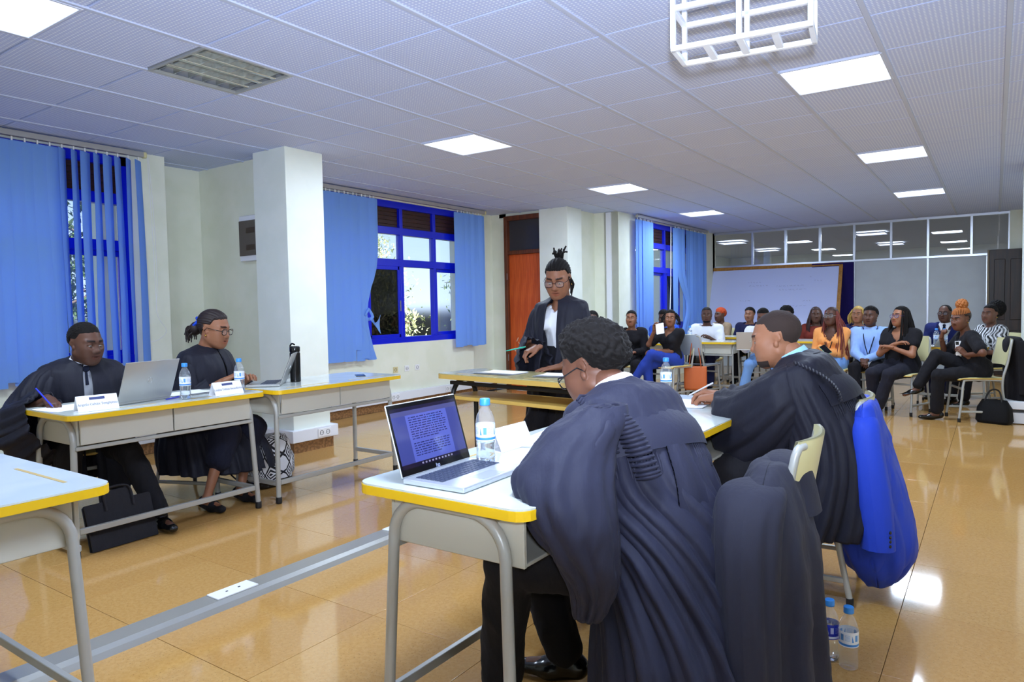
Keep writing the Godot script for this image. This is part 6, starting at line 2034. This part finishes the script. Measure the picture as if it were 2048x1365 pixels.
func hair_mesh(hm: MB, thick: float, front: float, temple: float, nape: float, curl: float, curl_f: float, ridge := 0.0, fade := 0.05) -> MB:
	var nz := FastNoiseLite.new()
	nz.seed = 5; nz.frequency = curl_f; nz.fractal_octaves = 2
	var o := MB.new()
	var map := PackedInt32Array()
	map.resize(hm.v.size())
	map.fill(-1)
	var hs := PackedFloat32Array()
	hs.resize(hm.v.size())
	for i in hm.v.size():
		var p := hm.v[i]
		var h := hairline(p, front, temple, nape)
		if absf(p.x) > 0.0665 and p.y < 0.032 and p.z > -0.036 and p.z < 0.02: h = -0.01
		if p.y < -0.085: h = -0.02
		hs[i] = h
	for k in range(0, hm.ix.size(), 3):
		var any := false
		for q in 3: any = any or hs[hm.ix[k + q]] > 0.0
		if not any: continue
		for q in 3:
			var i := hm.ix[k + q]
			if map[i] < 0:
				var t := -0.0015
				if hs[i] > 0.0:
					t = thick * smoothstep(0.0, fade, hs[i]) + 0.0008
					if curl > 0.0: t += curl * nz.get_noise_3dv(hm.v[i]) * smoothstep(0.0, fade, hs[i])
					if ridge > 0.0:
						var p := hm.v[i]
						t += ridge * (absf(sin(atan2(p.x, p.y - 0.01) * 17.0)) - 0.5)
				map[i] = o.vert(hm.v[i] + hm.n[i] * t, hm.n[i])
			o.ix.append(map[i])
	# normals again, from the displaced faces
	for i in o.n.size(): o.n[i] = Vector3.ZERO
	for k in range(0, o.ix.size(), 3):
		var a := o.ix[k]; var b := o.ix[k + 2]; var d := o.ix[k + 1]
		var nn := (o.v[b] - o.v[a]).cross(o.v[d] - o.v[a])
		o.n[a] += nn; o.n[b] += nn; o.n[d] += nn
	for i in o.n.size(): o.n[i] = o.n[i].normalized()
	return o

func braids(mb: MB, roots: Array, ends: Array, r: float, rng: RandomNumberGenerator, bulge := 0.0) -> void:
	for k in roots.size():
		var a: Vector3 = roots[k]; var b: Vector3 = ends[k]
		var mid := a.lerp(b, 0.45) + Vector3(rng.randfn(0, 0.006), rng.randfn(0, 0.006), rng.randfn(0, 0.006)) + (a - Vector3(0, a.y, 0)).normalized() * bulge
		var pts := curve([a, mid, b], 5)
		var rr := []
		for i in pts.size(): rr.append(r * (1.0 - 0.5 * pow(float(i) / pts.size(), 3.0)) * (1.0 + 0.22 * (i % 2)))
		mb.tube(pts, rr, 5)

# cloth as rings along a path: each ring is [centre, side, front, fold depth]
func loft(ctrl: Array, steps: int, around: int, folds: int, sd: float, t0 := 0.0, t1 := 1.0, th := 0.004, from := 0.0, to := TAU, flip := false) -> MB:
	var c := []; var ax := []; var az := []; var am := []
	for q in ctrl:
		c.append(q[0]); ax.append(q[1]); az.append(q[2]); am.append(Vector3(q[3], 0, 0))
	c = curve(c, steps); ax = curve(ax, steps); az = curve(az, steps); am = curve(am, steps)
	var rows := []
	var m := c.size()
	for r in m:
		var f := float(r) / (m - 1)
		var row := PackedVector3Array()
		for k in around + 1:
			var th2 := from + (to - from) * k / around
			var u := th2 * folds + 1.9 * sin(th2 * 2.0 + sd) + 0.9 * sin(f * 3.1 + sd * 2.0)
			var w := 0.62 * (1.0 - 2.0 * pow(absf(sin(u * 0.5)), 1.3)) + 0.38 * sin(th2 * (folds * 2 + 1) + 2.3 * sin(th2 + sd * 3.0) + 1.5 * f)
			w += 0.35 * sin(th2 * 3.0 + sd * 5.0 + f * 4.0)
			var e: float = am[r].x * w
			row.append((c[r] as Vector3) + (ax[r] as Vector3) * cos(th2) * (1.0 + e) + (az[r] as Vector3) * sin(th2) * (1.0 + e))
		rows.append(row)
	var mb := MB.new()
	mb.sheet(rows, false, flip)
	if th > 0.0: mb.thicken(th)
	return mb

func sleeve_path(pts: Array, rad: Array, drop: Array, amp: Array, folds: int, sd: float, flat := 0.8) -> MB:
	# rings across a path; drop lowers a ring by a share of its radius so that the cloth hangs below the arm
	var ctrl := []
	for k in pts.size():
		var d: Vector3 = (pts[mini(k + 1, pts.size() - 1)] - pts[maxi(k - 1, 0)]).normalized()
		var side := d.cross(Vector3.UP)
		if side.length() < 0.25: side = d.cross(Vector3.FORWARD)
		side = side.normalized()
		var up := side.cross(d).normalized()
		var r: float = rad[k]
		var dk := maxf(1.0 - 0.064 / r, 0.0) if k > 0 else 0.35
		ctrl.append([pts[k] - up * r * dk, side * r * flat, up * r, amp[k]])
	return loft(ctrl, 6, 72, folds, sd, 0.0, 1.0, 0.004, 0.0, TAU, true)
# ---------- mesh building ----------
class MB:
	var v := PackedVector3Array()
	var n := PackedVector3Array()
	var uv := PackedVector2Array()
	var c := PackedColorArray()
	var ix := PackedInt32Array()
	var tint := Color.WHITE

	func vert(p: Vector3, nn: Vector3, u := Vector2.ZERO) -> int:
		v.append(p); n.append(nn); uv.append(u); c.append(tint)
		return v.size() - 1

	func tri(a: int, b: int, d: int) -> void:   # counter-clockwise seen from outside
		ix.append(a); ix.append(d); ix.append(b)

	func quad(a: Vector3, b: Vector3, d: Vector3, e: Vector3) -> void:
		var nn := (b - a).cross(d - a).normalized()
		var i := vert(a, nn, Vector2(0, 1))
		vert(b, nn, Vector2(1, 1)); vert(d, nn, Vector2(1, 0)); vert(e, nn, Vector2(0, 0))
		tri(i, i + 1, i + 2); tri(i, i + 2, i + 3)

	func box(ce: Vector3, s: Vector3, bev := 0.0, bs := Basis()) -> void:
		var h := s * 0.5
		var b := minf(bev, minf(h.x, minf(h.y, h.z)) * 0.9)
		var id := {}
		for ax in 3:
			for sg in [-1.0, 1.0]:
				var nn := Vector3.ZERO
				nn[ax] = sg
				var a1 := (ax + 1) % 3
				var a2 := (ax + 2) % 3
				var q := []
				for k in 4:
					var s1 := -1.0 if k == 0 or k == 3 else 1.0
					var s2 := -1.0 if k < 2 else 1.0
					var p := Vector3.ZERO
					p[ax] = sg * h[ax]
					p[a1] = s1 * (h[a1] - b)
					p[a2] = s2 * (h[a2] - b)
					var m := vert(ce + bs * p, (bs * nn).normalized(), Vector2((s1 + 1) / 2, (1 - s2) / 2))
					q.append(m)
					var sgn := Vector3.ZERO
					sgn[ax] = sg; sgn[a1] = s1; sgn[a2] = s2
					id[[ax, sgn]] = m
				if sg > 0:
					tri(q[0], q[1], q[2]); tri(q[0], q[2], q[3])
				else:
					tri(q[0], q[2], q[1]); tri(q[0], q[3], q[2])
		if b > 0.0:
			for ax in 3:
				var a1 := (ax + 1) % 3
				var a2 := (ax + 2) % 3
				for s1 in [-1.0, 1.0]:
					for s2 in [-1.0, 1.0]:
						var lo := Vector3.ZERO
						lo[ax] = -1.0; lo[a1] = s1; lo[a2] = s2
						var hi := lo
						hi[ax] = 1.0
						var a = id[[a1, lo]]; var bb = id[[a1, hi]]; var d = id[[a2, hi]]; var e = id[[a2, lo]]
						if s1 * s2 > 0: 
							tri(a, d, bb); tri(a, e, d)
						else:
							tri(a, bb, d); tri(a, d, e)
			for sx in [-1.0, 1.0]:
				for sy in [-1.0, 1.0]:
					for sz in [-1.0, 1.0]:
						var k := Vector3(sx, sy, sz)
						var a = id[[0, k]]; var bb = id[[1, k]]; var d = id[[2, k]]
						if sx * sy * sz > 0: tri(a, bb, d)
						else: tri(a, d, bb)

	# rows of points (each the same length) joined to a smooth sheet; normal = along the row x to the next row
	func sheet(rows: Array, closed := false, flip := false) -> void:
		var nr := rows.size()
		var nc: int = rows[0].size()
		var base := v.size()
		for r in nr:
			for k in nc:
				vert(rows[r][k], Vector3.ZERO, Vector2(float(k) / (nc - 1), float(r) / (nr - 1)))
		var cc := nc if closed else nc - 1
		for r in nr - 1:
			for k in cc:
				var a := base + r * nc + k
				var b := base + r * nc + (k + 1) % nc
				var d := b + nc
				var e := a + nc
				for t in [[a, b, d], [a, d, e]]:
					var p: int = t[0]; var q: int = t[1]; var w: int = t[2]
					if flip:
						q = t[2]; w = t[1]
					var f := (v[q] - v[p]).cross(v[w] - v[p])
					n[p] += f; n[q] += f; n[w] += f
					tri(p, q, w)
		for k in range(base, v.size()):
			n[k] = n[k].normalized() if n[k].length() > 1e-12 else Vector3.UP

	func fan(ring: PackedVector3Array, nn: Vector3, rev := false) -> void:
		var m := Vector3.ZERO
		for p in ring: m += p
		m /= ring.size()
		var i := vert(m, nn, Vector2(0.5, 0.5))
		for p in ring: vert(p, nn)
		for k in ring.size():
			var a := i + 1 + k
			var b := i + 1 + (k + 1) % ring.size()
			if rev: tri(i, b, a)
			else: tri(i, a, b)

	func tube(path: Array, r: Variant, sides := 8, caps := true, flat := 1.0) -> void:
		var m := path.size()
		var rows := []
		var up := Vector3.UP
		var t0: Vector3 = ((path[1] as Vector3) - path[0]).normalized()
		if absf(t0.dot(up)) > 0.95: up = Vector3.RIGHT
		var x: Vector3 = t0.cross(up).normalized()
		for k in m:
			var t: Vector3 = ((path[mini(k + 1, m - 1)] as Vector3) - path[maxi(k - 1, 0)]).normalized()
			x = (x - t * x.dot(t)).normalized()
			var y: Vector3 = t.cross(x)
			var rr: float = r[k] if r is Array or r is PackedFloat32Array else r
			var row := PackedVector3Array()
			for s in sides:
				var an := TAU * s / sides
				row.append((path[k] as Vector3) + x * cos(an) * rr + y * sin(an) * rr * flat)
			rows.append(row)
		sheet(rows, true)
		if caps:
			fan(rows[0], -t0, true)
			fan(rows[m - 1], ((path[m - 1] as Vector3) - path[m - 2]).normalized())

	func lathe(prof: Array, at := Vector3.ZERO, sides := 20, bs := Basis()) -> void:   # points (r, y) from the bottom up
		var rows := []
		for p in prof:
			var row := PackedVector3Array()
			for s in sides:
				var an := -TAU * s / sides
				row.append(at + bs * Vector3(cos(an) * p.x, p.y, sin(an) * p.x))
			rows.append(row)
		sheet(rows, true)

	func ball(at: Vector3, r: Vector3, bs := Basis(), nu := 16, nv := 10) -> void:
		var rows := []
		for k in nv + 1:
			var la := -PI / 2 + PI * k / nv
			var row := PackedVector3Array()
			for s in nu:
				var an := -TAU * s / nu
				row.append(at + bs * (Vector3(cos(la) * cos(an), sin(la), cos(la) * sin(an)) * r))
			rows.append(row)
		sheet(rows, true)

	func prism(poly: PackedVector2Array, depth: float, tf: Transform3D) -> void:   # outline in xy, pushed along +z
		var pts := poly
		if Geometry2D.is_polygon_clockwise(pts):
			pts.reverse()
		var t := Geometry2D.triangulate_polygon(pts)
		var nz := tf.basis.z.normalized()
		var i := v.size()
		for p in pts: vert(tf * Vector3(p.x, p.y, depth), nz, p)
		for p in pts: vert(tf * Vector3(p.x, p.y, 0), -nz, p)
		var m := pts.size()
		for k in range(0, t.size(), 3):
			var a := t[k]; var b := t[k + 1]; var d := t[k + 2]
			if (pts[b] - pts[a]).cross(pts[d] - pts[a]) < 0:
				b = t[k + 2]; d = t[k + 1]
			tri(i + a, i + b, i + d)
			tri(i + m + a, i + m + d, i + m + b)
		for k in m:
			var p := pts[k]; var q := pts[(k + 1) % m]
			quad(tf * Vector3(p.x, p.y, 0), tf * Vector3(q.x, q.y, 0), tf * Vector3(q.x, q.y, depth), tf * Vector3(p.x, p.y, depth))

	func add(o: MB, tf := Transform3D()) -> void:
		var i := v.size()
		var nb := tf.basis.inverse().transposed()
		for k in o.v.size():
			v.append(tf * o.v[k]); n.append((nb * o.n[k]).normalized())
		uv.append_array(o.uv); c.append_array(o.c)
		var fl := tf.basis.determinant() < 0
		for k in range(0, o.ix.size(), 3):
			ix.append(o.ix[k] + i)
			ix.append(o.ix[k + (2 if fl else 1)] + i)
			ix.append(o.ix[k + (1 if fl else 2)] + i)

	func thicken(t: float) -> void:   # an open sheet becomes a closed shell: a copy pushed inward
		var m := v.size()
		var edge := {}
		for k in range(0, ix.size(), 3):
			for e in 3:
				var a := ix[k + e]; var b := ix[k + (e + 1) % 3]
				edge[Vector2i(a, b)] = true
		for k in m:
			v.append(v[k] - n[k] * t); n.append(-n[k]); uv.append(uv[k]); c.append(c[k])
		var w := ix.size()
		for k in range(0, w, 3):
			ix.append(ix[k] + m); ix.append(ix[k + 2] + m); ix.append(ix[k + 1] + m)
		for e in edge:
			if not edge.has(Vector2i(e.y, e.x)):
				var a: int = e.x; var b: int = e.y
				ix.append_array(PackedInt32Array([a, a + m, b, b, a + m, b + m]))

	func mesh(m: Material = null) -> ArrayMesh:
		var a := []
		a.resize(Mesh.ARRAY_MAX)
		a[Mesh.ARRAY_VERTEX] = v; a[Mesh.ARRAY_NORMAL] = n; a[Mesh.ARRAY_TEX_UV] = uv; a[Mesh.ARRAY_COLOR] = c; a[Mesh.ARRAY_INDEX] = ix
		var am := ArrayMesh.new()
		am.add_surface_from_arrays(Mesh.PRIMITIVE_TRIANGLES, a)
		if m: am.surface_set_material(0, m)
		return am

# ---------- objects ----------
var taken := {}
func numbered(called: String) -> String:
	if not taken.has(called):
		taken[called] = 0
		return called
	taken[called] += 1
	return "%s_%03d" % [called, taken[called]]

func put(called: String, mb, m: Material, parent: Node = self) -> MeshInstance3D:
	var o := MeshInstance3D.new()
	o.mesh = mb.mesh(m) if mb is MB else mb
	if not (mb is MB): o.material_override = m
	if parent == self:
		o.name = numbered(called)
		add_child(o)
	else:
		o.name = called
		if parent.has_node(called):
			var k := 1
			while parent.has_node("%s_%03d" % [called, k]): k += 1
			o.name = "%s_%03d" % [called, k]
		parent.add_child(o, true)
	return o

func tag(o: Node, label: String, category: String, group := "") -> Node:
	o.set_meta("label", label); o.set_meta("category", category)
	if group: o.set_meta("group", group)
	return o

func thing(called: String, label: String, category: String, at := Vector3.ZERO, turn := 0.0, group := "") -> Node3D:
	var o := Node3D.new()
	o.name = numbered(called)
	add_child(o)
	o.position = at; o.rotation.y = turn
	tag(o, label, category, group)
	return o

func struct(called: String, label: String, mb = null, m: Material = null) -> Node3D:
	var o: Node3D
	if mb == null:
		o = Node3D.new()
		o.name = numbered(called)
		add_child(o)
	else:
		o = put(called, mb, m)
	o.set_meta("kind", "structure"); o.set_meta("label", label); o.set_meta("category", called.split("_")[0])
	return o

func dup(o: Node3D, label: String, at: Vector3, turn: float, group := "") -> Node3D:
	var r: Node3D = o.duplicate()
	var nm := String(o.name)
	if nm.length() > 4 and nm.substr(nm.length() - 4, 1) == "_" and nm.right(3).is_valid_int(): nm = nm.left(nm.length() - 4)
	r.name = numbered(nm)
	add_child(r)
	r.position = at; r.rotation.y = turn
	r.set_meta("label", label)
	if group: r.set_meta("group", group)
	return r

# ---------- materials ----------
func col(r: float, g: float, b: float) -> Color:
	return Color(r / 255.0, g / 255.0, b / 255.0)

func mat(a: Color, rough := 0.6, metal := 0.0, spec := 0.5) -> StandardMaterial3D:
	var m := StandardMaterial3D.new()
	m.albedo_color = a; m.roughness = rough; m.metallic = metal; m.metallic_specular = spec
	return m

func noise_tex(freq: float, oct: int, c0: Color, c1: Color, size := 512, sd := 1, lo := 0.3, hi := 0.7) -> NoiseTexture2D:
	var f := FastNoiseLite.new()
	f.seed = sd; f.frequency = freq; f.fractal_octaves = oct; f.noise_type = FastNoiseLite.TYPE_SIMPLEX_SMOOTH
	var t := NoiseTexture2D.new()
	t.width = size; t.height = size; t.seamless = true; t.noise = f
	var g := Gradient.new()
	g.set_color(0, c0); g.set_color(1, c1); g.set_offset(0, lo); g.set_offset(1, hi)
	t.color_ramp = g
	return t

func noisy(m: StandardMaterial3D, t: Texture2D, sc: Vector3, world := true) -> StandardMaterial3D:
	m.albedo_texture = t
	m.uv1_triplanar = true; m.uv1_world_triplanar = world; m.uv1_scale = sc
	return m

func bumpy(m: StandardMaterial3D, freq: float, oct: int, sc: Vector3, cm: float, sd := 3, world := false) -> StandardMaterial3D:
	m.heightmap_enabled = true
	m.heightmap_texture = noise_tex(freq, oct, Color.BLACK, Color.WHITE, 256, sd, 0.0, 1.0)
	m.heightmap_scale = cm
	m.uv1_triplanar = true; m.uv1_world_triplanar = world; m.uv1_scale = sc
	return m

func vcol(rough := 0.6, spec := 0.4) -> StandardMaterial3D:
	var m := mat(Color.WHITE, rough, 0.0, spec)
	m.vertex_color_use_as_albedo = true
	return m

func lin(c: Color) -> Color:
	return c.srgb_to_linear()

# smooth curve through points
func curve(pts: Array, steps: int) -> Array:
	var out := []
	var m := pts.size()
	for k in m - 1:
		var p0 = pts[maxi(k - 1, 0)]; var p1 = pts[k]; var p2 = pts[k + 1]; var p3 = pts[mini(k + 2, m - 1)]
		for s in steps:
			var t := float(s) / steps
			out.append(0.5 * ((2.0 * p1) + (p2 - p0) * t + (2.0 * p0 - 5.0 * p1 + 4.0 * p2 - p3) * t * t + (3.0 * p1 - p0 - 3.0 * p2 + p3) * t * t * t))
	out.append(pts[m - 1])
	return out
